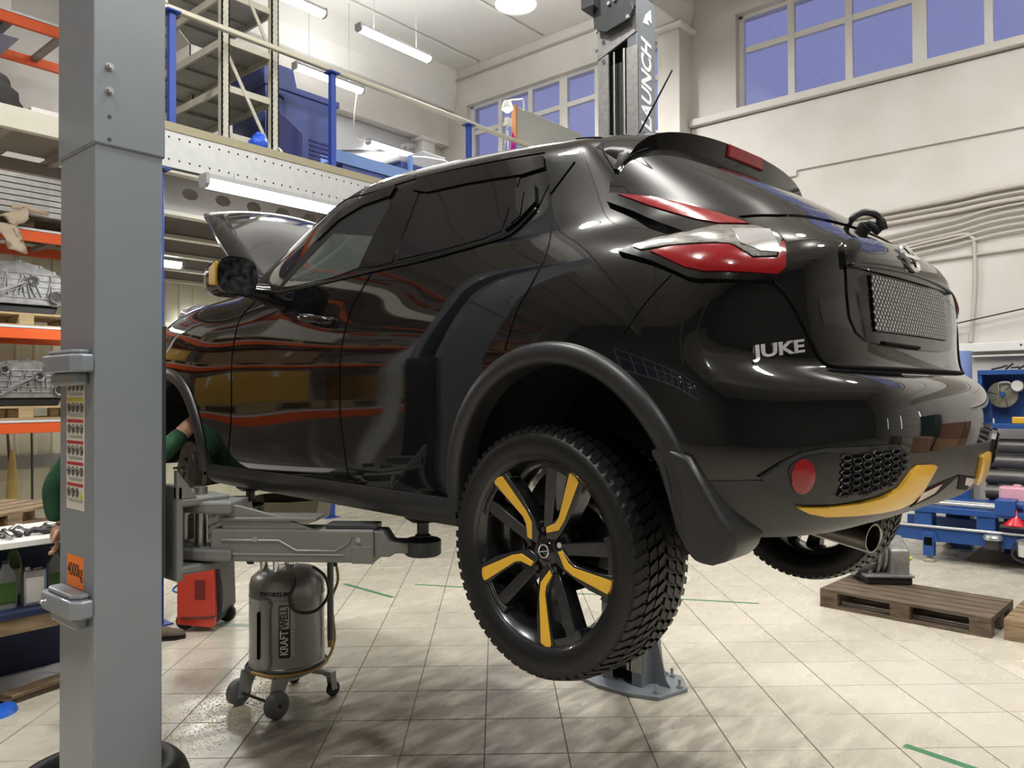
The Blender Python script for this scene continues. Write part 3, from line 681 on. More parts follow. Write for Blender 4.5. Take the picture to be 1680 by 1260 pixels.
# heating wires are too fine; spoiler:
sp = []; n = 28; k = 7; fs = []
def roof_z(x, y):
    h = BVH.ray_cast(Vector((x, y, 2)), Vector((0, 0, -1))); return h[0].z if h[0] else 1.1
for i in range(n + 1):
    y = .575 - 1.15 * i / n; t = abs(y) / .575
    x0 = .12 - .05 * t ** 6; xe = -.135 + .055 * t ** 3; ze = 1.212 - .055 * t ** 2.2 - .02 * t ** 10; zg = roof_z(xe + .004, y); ze = ze * (1 - t ** 8) + (zg + .012) * t ** 8
    zr = roof_z(x0, y); zm = roof_z(x0 - .05, y) + .003; xm = x0 + (xe - x0) * .55; th = max(.008, ze - zg + .004)
    zmid = max(zm * .45 + ze * .55 + .004, roof_z(xm, y) + .004)
    sp += [(x0, y, zr - .012), (x0 - .05, y, zm), (xm, y, zmid), (xe, y, ze), (xe + .004, y, ze - th), (xm, y, min(zmid - .03, roof_z(xm, y) - .01)), (x0, y, zr - .05)]
fs = [(i * k + j, i * k + (j + 1) % k, (i + 1) * k + (j + 1) % k, (i + 1) * k + j) for i in range(n) for j in range(k)] + [tuple(range(k)), tuple(range(n * k, n * k + k))[::-1]]
spo = MB().add(sp, fs).build('roof_spoiler', 'paint', CAR, smooth=50)
MB().prism([(-.115, 1.166), (.115, 1.166), (.11, 1.210), (-.11, 1.210)], -.141, -.115, 'YZ').build('brake_light', 'lamp_red', spo, bevel=.004)
for s in (1, -1): skin('spoiler_fin', 'C', [(.27,1.20),(.336,1.145),(.366,1.09),(.384,1.035),(.374,1.03),(.3514,1.062),(.321,1.09),(.27,1.115)], 'paint', .016, .02, .015, spo, s, rim=.004)
# tail lamps
LAMP = [(.415,.955),(.409,.926),(.349,.883),(.253,.792),(.313,.781),(.368,.772),(.401,.761),(.333,.725),(.262,.675),(.238,.669),(.128,.667),(.076,.668),(.049,.693),(.030,.758),(.038,.788),(.08,.812),(.118,.853),(.178,.88),(.305,.931)]
ARM = [(.379,.942),(.298,.921),(.213,.886),(.153,.854),(.095,.812),(.167,.815),(.214,.835),(.31,.894)]
CLR = [(.245,.785),(.169,.806),(.083,.802),(.047,.781),(.040,.764),(.067,.722),(.123,.718),(.158,.742),(.171,.748),(.284,.756),(.35,.754),(.366,.766),(.326,.778)]
RED = [(.331,.747),(.285,.752),(.171,.744),(.158,.737),(.125,.713),(.066,.717),(.050,.752),(.037,.757),(.049,.698),(.070,.682),(.23,.686),(.266,.698)]
for s in (1, -1):
    L = skin('tail_lamp', 'C', LAMP, 'gloss_black', .014, .03, .018, sgn=s)
    skin('lamp_arm', 'C', ARM, 'lamp_red', .020, .006, .016, L, s, rim=.003)
    skin('clear_lens', 'C', CLR, 'lamp_clear', .021, .006, .014, L, s, rim=.003)
    skin('red_lens', 'C', RED, 'lamp_red', .021, .006, .016, L, s, rim=.003)
    skin('reversing_lens', 'C', [(.105,.728),(.145,.745),(.15,.785),(.06,.785),(.058,.728)], 'chrome', .0225, .002, .014, L, s)
    seam('tailgate_gap', 'C', [(.071,.668),(.045,.645),(.021,.618),(-.004,.579),(-.03,.535),(-.053,.495),(-.085,.477),(-.154,.474)], .005, sgn=s)
seam('tailgate_gap', 'R', [(.52,.480),(.45,.475),(.25,.474),(0,.474),(-.25,.474),(-.45,.475),(-.52,.480)], .006)
# number plate recess, overhanging garnish, plate, emblem
rec = [(.40,.728),(.405,.66),(.40,.60),(.375,.562),(.33,.542),(.2,.533),(0,.531)]
skin('plate_recess', 'R', rec + [(-a, b) for a, b in rec[-2::-1]], 'gloss_black', .004, .01, .03)
gar = [(.41,.725),(.40,.765),(.37,.79),(.30,.808),(.15,.825),(0,.83)]
skin('tailgate_garnish', 'R', gar + [(-a, b) for a, b in gar[-2::-1]], 'paint', .016, .03, .025, rim=.006)
seam('garnish_edge', 'R', [(.395,.727),(.2,.737),(0,.741),(-.2,.737),(-.395,.727)], .0045, m='gloss_black', off=.014)
seam('recess_slot', 'R', [(.25,.541),(.1,.538),(0,.537)], .005, off=.006)
# plate: metal crosshatch standing in for the blanked-out number
pm = mat('plate_weave', (.3, .3, .3), .4, metal=.3); nt = pm.node_tree; bs = nt.nodes['Principled BSDF']
tc = nt.nodes.new('ShaderNodeTexCoord'); ws = []
for rot in (.78, -.78):
    mp = nt.nodes.new('ShaderNodeMapping'); mp.inputs['Rotation'].default_value = (rot, 0, 0); nt.links.new(tc.outputs['Object'], mp.inputs[0])
    w = nt.nodes.new('ShaderNodeTexWave'); w.bands_direction = 'Y'; w.inputs['Scale'].default_value = 22; w.inputs['Distortion'].default_value = 1.2; w.inputs['Detail'].default_value = 3; w.inputs['Detail Scale'].default_value = 6
    nt.links.new(mp.outputs[0], w.inputs[0]); ws.append(w)
mx = nt.nodes.new('ShaderNodeMath'); mx.operation = 'MULTIPLY'; nt.links.new(ws[0].outputs['Fac'], mx.inputs[0]); nt.links.new(ws[1].outputs['Fac'], mx.inputs[1])
cr = nt.nodes.new('ShaderNodeValToRGB'); cr.color_ramp.elements[0].position = .12; cr.color_ramp.elements[0].color = (.004, .004, .004, 1); cr.color_ramp.elements[1].position = .5; cr.color_ramp.elements[1].color = (.5, .5, .5, 1)
nt.links.new(mx.outputs[0], cr.inputs[0]); nt.links.new(cr.outputs[0], bs.inputs['Base Color'])
skin('number_plate', 'R', [(.285,.715),(-.285,.715),(-.285,.57),(.285,.57)], 'plate_weave', .010, .003, .03)
ec, en = on_body('R', 0, .785); ec = ec + en * .018
em = MB(); er = en.orthogonal().normalized(); er = Vector((0, 1, 0)); eu = en.cross(er).normalized()
em.tube([ec + er * .046 * cos(2 * pi * i / 28) + eu * .042 * sin(2 * pi * i / 28) for i in range(28)], .0065, 6, True); em.bar(ec - er * .058, ec + er * .058, .012, .016, en)
em.build('emblem', 'chrome', CAR, smooth=50)
# model lettering, laid on the curved skin
me = text_mesh('JUKE', .068, .0015, .0018); e, u, d = PLANES['C']
xs = [v.co.x for v in me.vertices]; w = max(xs) - min(xs)
for v in me.vertices:
    a = .058 - v.co.x / w * .136; b = .513 + v.co.y * .62 + v.co.x / w * .018; p, nn = on_body('C', a, b); v.co = p + nn * (.003 + v.co.z)
link('model_lettering', me, mat('letter_silver', (.55, .55, .56), .3, metal=.5), CAR)
# rear wiper pivot with its folded arm
wb, wn = on_body('R', .02, .885); wn = Vector((-.75, 0, .66))
wp = MB(); wp.cyl(wb - wn * .01, wb + wn * .02, .02, 14)
wp.tube(smooth_path([wb + Vector((.025, .03, .005)), wb + Vector((.01, .035, .035)), wb + Vector((-.015, .015, .05)), wb + Vector((-.04, -.015, .04)), wb + Vector((-.05, -.03, .0))], 5), [.006] * 4 + [.010] * 13 + [.014] * 4, 10)
wp.tube(smooth_path([wb + Vector((.01, -.01, .02)), wb + Vector((-.02, -.015, .016)), wb + Vector((-.04, -.03, -.005))], 5), .014, 8)
wp.build('rear_wiper', 'satin', CAR, smooth=50)
# fog lamp pods, honeycomb grilles, yellow bumper blades
BEZ = [(.133,.23),(.077,.264),(.031,.283),(-.032,.291),(-.226,.291),(-.262,.271),(-.254,.242),(-.219,.195),(-.133,.176),(-.047,.168),(.021,.172),(.073,.197)]
POD = [(.071,.246),(.05,.269),(.006,.28),(-.036,.281),(-.055,.261),(-.059,.23),(-.04,.196),(.006,.183),(.045,.196)]
GRI = [(-.056,.275),(-.224,.283),(-.252,.267),(-.247,.235),(-.212,.200),(-.139,.186),(-.049,.188),(-.064,.226),(-.062,.256)]
YEL = [(.043,.164),(.011,.149),(-.034,.140),(-.12,.136),(-.2,.135),(-.262,.137),(-.31,.144),(-.345,.168),(-.389,.229),(-.378,.234),(-.308,.238),(-.285,.228),(-.243,.187),(-.189,.171),(-.113,.163),(-.021,.161)]
for s in (1, -1):
    bz = skin('fog_bezel', 'C', BEZ, 'satin', .013, .016, .018, sgn=s)
    skin('fog_pod', 'C', POD, 'gloss_black', .0155, .006, .014, bz, s, curvy=True)
    fr = skin('fog_lens', 'C', [(.038 + .028 * cos(2 * pi * i / 18), .233 + .038 * sin(2 * pi * i / 18)) for i in range(18)], 'lamp_red', .021, .008, .012, bz, s, rim=.004)
    gb = skin('grille_backing', 'C', GRI, 'gap_black', .0145, .004, .016, bz, s)
    hx = MB(); r = .0175
    for row in range(8):
        for c in range(14):
            cx = -.265 + c * r * 1.5 * 1.08; cz = .182 + row * r * .92 + (c % 2) * r * .46
            if not inside((cx, cz), GRI): continue
            P = []
            for q in range(6):
                p, nn = on_body('C', cx + r * .74 * cos(q * pi / 3), cz + r * .42 * sin(q * pi / 3)); p = p + nn * .0185
                P.append((p.x, s * p.y, p.z))
            hx.tube(P, .0024, 4, True)
    ho = hx.build('honeycomb', 'satin', bz); ho['kind'] = 'stuff'
    skin('bumper_blade', 'C', YEL, 'yellow_trim', .018, .012, .016, sgn=s, rim=.004)
    rf = skin('fog_recess', 'R', [(s * a, b) for a, b in [(.235,.128),(.235,.168),(.12,.180),(-.03 if s > 0 else .03,.19),(.09,.145)]], 'gap_black', .007, .004, .016)  # flat black panel; the shade of the recess is put into its colour
    skin('reflector', 'R', [(s * a, b) for a, b in [(.228,.140),(.228,.164),(.10,.178),(.13,.156)]], 'lamp_red_dark', .010, .004, .016, rf)
# exhaust
ex = MB(); ex.tube(smooth_path([(.3, -.1, .04), (-.1, -.12, .03), (-.38, -.08, .0), (-.52, -.05, -.012)], 5), .028, 12); ex.build('exhaust_pipe', 'steel', CAR, smooth=60)
ex = MB(); ex.lathe([(.036, -.24), (.042, 0), (.037, .0), (.03, -.2)], axis='X', n=28); eo = ex.build('exhaust_tip', mat('exhaust_metal', (.30, .28, .25), .28, metal=1, var=.3, scale=20), CAR, smooth=50, loc=(-.56, .085, .005)); eo.rotation_euler = (0, .12, pi - .12)
mb = MB(); mb.lathe([(0, -.22), (.07, -.22), (.085, -.2), (.085, .2), (.07, .22), (0, .22)], axis='Y', n=24); mb.build('muffler', 'rust', CAR, smooth=50, loc=(-.38, .05, .1))
mb = MB(); mb.tube([(.12, .62, -.01), (.42, .5, .0), (.42, -.5, .0), (.12, -.62, -.01)], .04, 12); mb.cyl((0, -.66, 0), (0, -.60, 0), .05); mb.cyl((0, .60, 0), (0, .66, 0), .05)
mb.bar((.42, .5, 0), (0, .62, 0), .05, .06); mb.bar((.42, -.5, 0), (0, -.62, 0), .05, .06); mb.build('rear_axle', 'rust', CAR, smooth=50)
# antenna
mb = MB(); mb.sphere((.35, 0, 1.30), .035, 12, 8, (1.6, .8, .7)); mb.tube([(.34, 0, 1.31), (.145, 0, 1.565)], [.0045, .003], 8); mb.build('antenna', 'satin', CAR, smooth=60)

# opened bonnet
hd = MB(); n, m = 14, 10; th = radians(37); vs = []; fs = []
for i in range(n + 1):
    for j in range(m + 1):
        a = 1.0 * i / n; b = -1 + 2 * j / m; hw = .66 - .16 * (a ** 2) if a < .97 else .49
        z = .05 * (1 - b * b) + .05 * abs(b) ** 4 * (1 - a) - .10 * a ** 4
        fx = a + .06 * (1 - b * b) * a
        vs.append((2.13 + fx * cos(th) - z * sin(th), b * hw, .94 + fx * sin(th) + z * cos(th)))
fs = [(i * (m + 1) + j, i * (m + 1) + j + 1, (i + 1) * (m + 1) + j + 1, (i + 1) * (m + 1) + j) for i in range(n) for j in range(m)]
ho = hd.add(vs, fs).build('bonnet', mat('bonnet_paint', (.008, .008, .009), .1, spec=.45, metal=.0, coat=.2), CAR, smooth=180)
so = ho.modifiers.new('s', 'SOLIDIFY'); so.thickness = .025; so.offset = -1
# headlamp bulge on the wing
for s in (1, -1): MB().sphere((2.72, s * .62, .845), .16, 16, 10, (1.2, .55, .35)).build('front_lamp', mat('headlamp', (.25, .25, .26), .05, metal=.3, coat=1), CAR, smooth=180)

# ------------------------------------------------------------------ wheels
def polar(r, d): return (r * cos(radians(d)), r * sin(radians(d)))
def make_wheel(x, s):
    w = bpy.data.objects.new('wheel', None); COL.objects.link(w); w.parent = CAR; w.location = (x, s * .757, 0)
    w.rotation_euler.z = 0 if s > 0 else pi; RS = 1.045
    # tyre
    t = MB(); prof = [(.240, .095), (.252, .104), (.266, .112), (.288, .117), (.305, .113), (.316, .105), (.323, .094), (.3255, .06), (.327, 0), (.3255, -.06), (.323, -.094), (.316, -.105), (.305, -.113), (.288, -.117), (.266, -.112), (.252, -.104), (.240, -.095)]
    t.lathe(prof, axis='Y', n=72); ty = t.build('tyre', 'rubber', w, smooth=60)
    tr = MB(); N = 66
    for i in range(N):
        for sd in (1, -1):
            for (ya, yb, sh, wd) in ((.006, .034, .0, .62), (.039, .066, .55, .66), (.071, .108, 1.0, .62)):
                a0 = 2 * pi * (i + sh * .55 + (0 if sd > 0 else .5)) / N; a1 = a0 + 2 * pi / N * wd; sk = 2 * pi / N * .5
                vs = []
                for r in (.320, .3335):
                    for (aa, yy) in ((a0, ya), (a1, ya), (a1 + sk, yb), (a0 + sk, yb)):
                        rr = r - (.012 if yy > .1 else .002 if yy > .06 else 0); vs.append((rr * cos(aa), sd * yy, rr * sin(aa)))
                tr.add(vs, [(0, 3, 2, 1), (4, 5, 6, 7), (0, 1, 5, 4), (1, 2, 6, 5), (2, 3, 7, 6), (3, 0, 4, 7)])
    to = tr.build('tread', 'rubber', w); to['kind'] = 'stuff'
    # rim: barrel, lip, spokes
    b = MB(); b.m = Matrix.Diagonal((RS, 1, RS, 1)); b.lathe([(.232, -.10), (.238, -.104), (.232, -.09), (.215, -.07), (.205, 0), (.212, .06), (.226, .085), (.233, .098), (.241, .104), (.244, .101), (.244, .095), (.234, .09)], axis='Y', n=72)
    b.build('rim_barrel', 'rim_grey', w, smooth=50)
    sp = MB(); sp.m = Matrix.Diagonal((RS, 1, RS, 1))
    def spoke(poly, y0, y1, dish):
        """dished spoke blade: y falls towards the hub"""
        n = len(poly); f = lambda p, y: (p[0], y - dish * (1 - min(1, sqrt(p[0] ** 2 + p[1] ** 2) / .23)), p[1])
        return [f(p, y0) for p in poly] + [f(p, y1) for p in poly], [tuple(range(n))[::-1], tuple(range(n, 2 * n))] + [(i, (i + 1) % n, n + (i + 1) % n, n + i) for i in range(n)]
    arm = [(.03, -115), (.06, -122), (.088, -101), (.108, -97), (.17, -99.5), (.236, -102.5), (.24, -96), (.238, -88), (.17, -83.5), (.115, -80.5), (.078, -77), (.05, -75)]
    drk = [(.03, -118), (.05, -95), (.09, -108), (.15, -111), (.238, -112.5), (.24, -117), (.238, -121.5), (.15, -124), (.09, -128), (.055, -135)]
    foot = [(.206, -84), (.24, -84), (.244, -105), (.24, -125), (.206, -125), (.216, -118), (.213, -105), (.215, -92)]
    ins = [(.048, -114), (.063, -117), (.086, -97), (.106, -94.2), (.226, -99.5), (.234, -98.6), (.236, -96.5), (.226, -90.8), (.112, -84.5), (.079, -84)]
    for kk in range(5):
        for poly, ya, yb in ((arm, .045, .094), (drk, .04, .088)):
            v, f = spoke([polar(r, d + 72 * kk) for r, d in poly], ya, yb, .022); sp.add(v, f)
        v, f = spoke([polar(r, d + 72 * kk) for r, d in foot], .06, .09, 0); sp.add(v, f)
    sp.lathe([(0, .03), (.078, .03), (.082, .05), (.076, .064), (.045, .069), (.034, .071), (0, .071)], axis='Y', n=40)
    sp.build('spokes', 'rim_grey', w, bevel=.003, smooth=40)
    for kk in range(5):
        v, f = spoke([polar(r, d + 72 * kk) for r, d in ins], .090, .0965, .022)
        q_ = MB(); q_.m = Matrix.Diagonal((RS, 1, RS, 1)); q_.add(v, f).build('spoke_insert', 'yellow_trim' if s > 0 else 'yellow_trim', w, bevel=.0015)
        a = radians(85 + 72 * kk); lx, lz = .056 * cos(a), .056 * sin(a)
        mb = MB(); mb.cyl((lx, .060, lz), (lx, .0715, lz), .0165, 16); mb.build('bolt_hole', 'gap_black', w, smooth=50)
        mb = MB(); mb.cyl((lx, .062, lz), (lx, .075, lz), .0095, 6, .008); mb.build('wheel_nut', 'chrome' if kk == 1 else 'rim_grey', w)
    c = MB(); c.lathe([(0, .077), (.024, .076), (.028, .071)], axis='Y', n=24); co = c.build('centre_cap', 'gloss_black', w, smooth=50)
    c = MB(); c.tube([(.017 * cos(2 * pi * i / 20), .079, .017 * sin(2 * pi * i / 20)) for i in range(20)], .0022, 6, True); c.bar((-.02, .079, .0045), (.02, .079, -.0045), .002, .005, (0, 1, 0)); c.build('cap_emblem', 'chrome', w)
    d = MB(); d.lathe([(0, -.06), (.115, -.06), (.118, -.05), (.118, -.01), (.10, .0), (0, .0)], axis='Y', n=36); d.build('brake_drum', 'matt_black', w, smooth=40)
    return w
make_wheel(0, 1); make_wheel(0, -1)
# front hubs, wheels taken off
for s in (1, -1):
    d = bpy.data.objects.new('front_brake', None); COL.objects.link(d); d.parent = CAR; d.location = (2.53, s * .76, .03); d.rotation_euler.z = 0 if s > 0 else pi
    mb = MB(); mb.lathe([(.07, -.035), (.155, -.03), (.155, -.008), (.075, -.004), (.07, .03), (.03, .032), (.03, .04), (0, .04)], axis='Y', n=40); mb.build('brake_disc', mat('disc', (.16, .145, .125), .45, metal=.8, var=.4, scale=14), d, smooth=40)
    mb = MB(); mb.prism([(.148 * cos(a), .148 * sin(a)) for a in [radians(130 + 8 * i) for i in range(10)]] + [(.085 * cos(a), .085 * sin(a)) for a in [radians(202 - 8 * i) for i in range(10)]], -.06, .03, 'XZ'); mb.build('brake_caliper', 'rust', d, bevel=.008)
    for kk in range(5):
        a = radians(20 + 72 * kk); MB().cyl((.057 * cos(a), .03, .057 * sin(a)), (.057 * cos(a), .055, .057 * sin(a)), .006, 8).build('wheel_stud', 'steel', d)
    mb = MB(); mb.cyl((0, -.05, .05), (-.03, -.2, .45), .03, 12); mb.cyl((-.01, -.1, .15), (-.03, -.2, .42), .07, 16, .07); mb.bar((0, -.05, -.05), (.1, -.35, -.04), .06, .05); mb.build('suspension_strut', 'matt_black', d, smooth=50)
# ------------------------------------------------------------------ two-post lift
mat('lift_grey', rgb(126, 132, 138), .38, metal=.15, var=.05, scale=3, coat=.15)
mat('lift_dark', rgb(62, 64, 66), .45, metal=.3)
mat('arm_grey', rgb(116, 117, 114), .42, metal=.3, var=.12, scale=6)
mat('galv', (.45, .45, .44), .4, metal=.7, var=.25, scale=40)
mat('white_print', rgb(232, 233, 235), .4); mat('black_print', (.01, .01, .01), .5); mat('blue_paint', rgb(38, 66, 150), .4, coat=.2)
NP = thing('lift_post', 'grey near lift post with warning sticker and orange 4000kg label', 'lift', (1.065, 2.62, 0))
w2, d2 = .105, .137
def post_shell(z0, z1, g=0., name='column', p=NP, m='lift_grey', open_dir=1):
    """folded C-section, open towards the car"""
    a, b = w2 + g, d2 + g; t = .012
    P = [(-a, -b), (a, -b), (a, -b + .07), (a - t, -b + .07), (a - t, -b + t), (-a + t, -b + t), (-a + t, b - t), (a - t, b - t), (a - t, b - .07), (a, b - .07), (a, b), (-a, b)]
    P = [(x * open_dir, y) for x, y in P]
    return MB().prism(P, z0, z1).build(name, m, p, bevel=.006)
post_shell(0, 2.6); post_shell(2.49, 4.05, .006, 'extension')
MB().box((-.22, -.3, 0), (.25, .3, .02)).build('base_plate', 'lift_grey', NP, bevel=.003)
for z in (2.735, 2.66):
    mb = MB(); mb.at((-.065, -d2 - .006, z)); mb.cyl((0, 0, 0), (0, -.004, 0), .012, 16); mb.cyl((0, -.004, 0), (0, -.014, 0), .0085, 6); mb.build('bolt', 'galv', NP, smooth=30)
for z in (2.58, 2.51): MB().at((-.065, -d2 - .0062, z)).cyl((0, 0, 0), (0, -.0012, 0), .006, 12).build('bolt_hole', 'lift_dark', NP)
def latch(z, p=NP):
    mb = MB(); P = [(-.14, 0), (-.145, -.06), (-.115, -.1), (.10, -.105), (.13, -.085), (.13, 0)]
    mb.prism([(b * .62 - w2, a) for a, b in P], z - .035, z + .02); o = mb.build('latch_cover', 'lift_grey', p, bevel=.008, bseg=3)
    MB().prism([(b * .5 - w2, a * .8) for a, b in P], z + .02, z + .035).build('latch_lid', 'lift_grey', o, bevel=.006)
    MB().box((-w2 - .04, -.1, z - .075), (-w2, .1, z - .035)).build('latch_foot', 'lift_grey', o, bevel=.01)
    MB().at((-w2 - .066, .085, z - .01)).cyl((0, 0, 0), (-.006, 0, 0), .007, 10).build('screw', 'chrome', o)
latch(1.825); latch(1.08)
# warning sticker on the outer side: white strip with coloured bars, pictograms and captions
st = MB().box((-w2 - .0012, -.065, 1.36), (-w2 - .0002, .075, 1.785)).build('warning_sticker', mat('sticker_white', rgb(205, 200, 190), .4), NP)
def dec(name, y0, y1, z0, z1, m, e=.0022): return MB().box((-w2 - e, y0, z0), (-w2 - .001, y1, z1)).build(name, m, st)
mat('sticker_red', rgb(170, 38, 44), .4); mat('sticker_yellow', rgb(190, 180, 50), .4); mat('sticker_orange', rgb(240, 122, 30), .4); mat('caption_grey', rgb(150, 147, 140), .5)
for k in range(6):
    zt = 1.778 - k * .067; dec('header_bar', -.058, .068, zt - .010, zt, 'sticker_yellow' if k < 2 else 'sticker_red')
    pm_ = MB(); r2 = random.Random(k)
    for j in range(4):
        yc = .054 - j * .033
        if k == 5 and j == 3:
            MB().prism([(yc - .014, zt - .046), (yc + .014, zt - .046), (yc, zt - .02)], -w2 - .0022, -w2 - .001, 'YZ').build('warning_triangle', 'sticker_yellow', st); continue
        n = 14; R = .0125
        pm_.tube([(-w2 - .0018, yc + R * cos(2 * pi * i / n), zt - .030 + R * 1.15 * sin(2 * pi * i / n)) for i in range(n)], .0011, 4, True)
        pm_.box((-w2 - .0022, yc - .004, zt - .040), (-w2 - .001, yc + .004, zt - .024)); pm_.bar((-w2 - .0016, yc - .009, zt - .035 + r2.random() * .01), (-w2 - .0016, yc + .009, zt - .028 + r2.random() * .01), .001, .003, (1, 0, 0))
    pm_.build('pictograms', 'black_print', st)
    dec('caption', -.055, .065, zt - .053, zt - .050, 'caption_grey'); dec('caption', -.055, .05, zt - .0585, zt - .0555, 'caption_grey')
lb = MB().box((-w2 - .0012, -.062, 1.115), (-w2 - .0002, .068, 1.215)).build('load_label', 'sticker_orange', NP)
put_text('load_text', '4000kg', .058, 'black_print', lb, (-w2 - .0015, .003, 1.168), (0, -1, 0), (0, 0, 1), .0004, .0006, .70, 0)
# carriage on the inner side
MB().box((w2 - .03, -.10, 1.12), (w2 + .03, .10, 1.95)).build('carriage', 'lift_dark', NP, bevel=.004)
cr_ = MB(); cr_.box((w2 + .05, -.13, 1.10), (w2 + .075, .13, 1.42)); cr_.box((w2 + .06, -.13, 1.345), (w2 + .24, .13, 1.375)); cr_.box((w2 + .06, -.13, 1.12), (w2 + .24, .13, 1.15))
cr_.build('carriage_fork', 'arm_grey', NP, bevel=.008)
MB().prism([(w2 + .05, 1.375), (w2 + .05, 1.47), (w2 + .12, 1.375)], -.13, -.11, 'XZ').build('carriage_rib', 'arm_grey', NP)
def pin(x, y, nm='pivot_pin'): return MB().cyl((x, y, 1.11), (x, y, 1.40), .022, 20).build(nm, 'steel', NP, smooth=50)
pin(w2 + .17, -.06); pin(w2 + .17, .08)
def lift_arm(p, q, zt, name='arm', rib=True):
    """two-stage swing arm from pivot p to pad q (post coordinates)"""
    p = Vector((*p, 0)); q = Vector((*q, 0)); d = (q - p); L = d.length; d.normalize(); a = math.atan2(d.y, d.x)
    A = bpy.data.objects.new(name, None); COL.objects.link(A); A.parent = NP; A.location = (p.x, p.y, 1.272); A.rotation_euler.z = a
    mb = MB(); mb.prism([(-.05, -.055), (.05, -.075), (.14, -.075), (.14, .075), (.05, .075), (-.05, .055)], .045, .085); mb.build('knuckle', 'arm_grey', A, bevel=.008); mb = MB(); mb.prism([(-.05, -.055), (.05, -.075), (.14, -.075), (.14, .075), (.05, .075), (-.05, .055)], -.115, -.075)
    mb.build('knuckle', 'arm_grey', A, bevel=.008)
    # gusset: arched web between knuckle and beam top
    MB().prism([(-.02, .085), (.05, .088), (.16, .07), (.30, .035), (.42, -.01), (.10, -.01), (.085, .035), (.05, .05), (-.02, .045)], -.05, -.038, 'XZ').build('gusset', 'arm_grey', A, bevel=.004)
    MB().prism([(.10, -.06), (.10, .06), (L * .55, .055), (L * .55, -.055)], .02, .032).build('top_plate', 'arm_grey', A, bevel=.004)
    e = L * .80
    b = MB(); b.box((.06, -.058, -.118), (e, .058, -.008)); b.build('outer_beam', 'arm_grey', A, bevel=.007)
    mb = MB()
    for s in (-1, 1):
        P = [(.10, -.045), (.30, -.045), (.36, -.078), (e - .13, -.078), (e - .085, -.05), (e - .075, -.028)]
        mb.tube([(x, s * .0585, z) for x, z in P], .005, 6); mb.tube([(.07, s * .058, -.092), (e - .1, s * .058, -.092)], .004, 6)
    mb.build('pressed_rib', 'arm_grey', A, smooth=50)
    mb = MB(); mb.box((e - .075, -.062, -.12), (e, .062, -.06)); mb.build('end_collar', 'arm_grey', A, bevel=.004)
    for x in (.22, e - .05): MB().cyl((x, -.058, -.04), (x, -.066, -.04), .009, 8).build('bolt', 'galv', A)
    for x in (.22, e - .05): MB().cyl((x, .058, -.04), (x, .066, -.04), .009, 8).build('bolt', 'galv', A)
    MB().box((e - .17, -.04, -.008), (e + .005, .04, .008)).build('wear_strip', 'lift_dark', A, bevel=.003)
    mb = MB(); mb.prism([(e - .05, -.1), (e + .05, -.1), (e + .07, -.088), (L - .02, -.088), (L - .02, -.05), (e + .055, -.05), (e + .03, -.012), (e - .05, -.012)], -.045, .045, 'XZ'); mb.build('inner_beam', 'arm_grey', A, bevel=.006)
    pad = MB(); pad.lathe([(0, -.10), (.055, -.10), (.062, -.094), (.062, -.05), (.055, -.044), (.03, -.04), (.027, -.04), (.027, zt - 1.272 - .075), (.02, zt - 1.272 - .07), (.02, zt - 1.272 - .03), (0, zt - 1.272 - .03)], (L, 0, 0), n=24); pad.build('pad_socket', 'lift_dark', A, smooth=40)
    pad = MB(); pad.lathe([(0, zt - 1.272 - .035), (.04, zt - 1.272 - .03), (.062, zt - 1.272 - .015), (.062, zt - 1.272), (0, zt - 1.272)], (L, 0, 0), n=24); pad.build('rubber_pad', 'rubber', A, smooth=40)
    return A
lift_arm((w2 + .17, -.06), (1.80 - 1.065, 1.93 - 2.62), 1.315)
lift_arm((w2 + .17, .08), (1.90 - 1.065, 3.18 - 2.62), 1.315)
# far post
FP = thing('lift_post', 'far lift post behind the car with big white lettering', 'lift', (3.975, 2.455, 0))
post_shell(0, 4.06, 0, 'column', FP, open_dir=-1)
mb = MB(); mb.prism([(-.16, -.28), (.06, -.34), (.22, -.22), (.22, .3), (-.16, .3), (-.22, .1), (-.22, -.12)], 0, .022); mb.build('base_plate', 'lift_grey', FP, bevel=.003)
for s in (-1, 1): MB().prism([(-.02, .022), (.20, .022), (.14, .06), (.09, .30), (-.02, .34)], s * d2 - .006, s * d2 + .006, 'XZ').build('gusset', 'lift_grey', FP)
for s in (-1, 1): MB().at((0, s * (d2 + .0), 0)).prism([(0, .022), (s * .13, .022), (s * .10, .06), (s * .04, .3), (0, .3)], -.006, .006, 'YZ').build('gusset', 'lift_grey', FP)
for x, y in ((-.12, -.24), (.04, -.30), (.17, -.18), (.17, .25), (-.12, .25)): MB().at((x, y, .022)).cyl((0, 0, 0), (0, 0, .012), .02, 6).cyl((0, 0, .012), (0, 0, .05), .009, 8).build('anchor_bolt', 'galv', FP)
for s in (-1, 1): MB().box((-w2 - .001, s * .1 - .037, .1), (-w2 + .012, s * .1 + .037, 3.75)).build('guide_rail', 'galv', FP)
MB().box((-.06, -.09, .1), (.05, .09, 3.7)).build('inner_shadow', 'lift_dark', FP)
MB().cyl((-w2 + .02, -.035, .1), (-w2 + .02, -.035, 3.76), .012, 10).build('lift_rod', 'steel', FP, smooth=50)
MB().cyl((-w2 + .02, .035, .1), (-w2 + .02, .035, 3.76), .008, 10).build('lift_cable', 'steel', FP, smooth=50)
MB().cyl((-.03, 0, .4), (-.03, 0, 2.9), .04, 18).build('hydraulic_cylinder', 'lift_dark', FP, smooth=50)
MB().prism([(-d2, 3.83), (-d2, 3.92), (d2, 3.92), (d2, 3.73)], -w2 - .006, -w2 + .01, 'YZ').build('stop_plate', 'galv', FP)
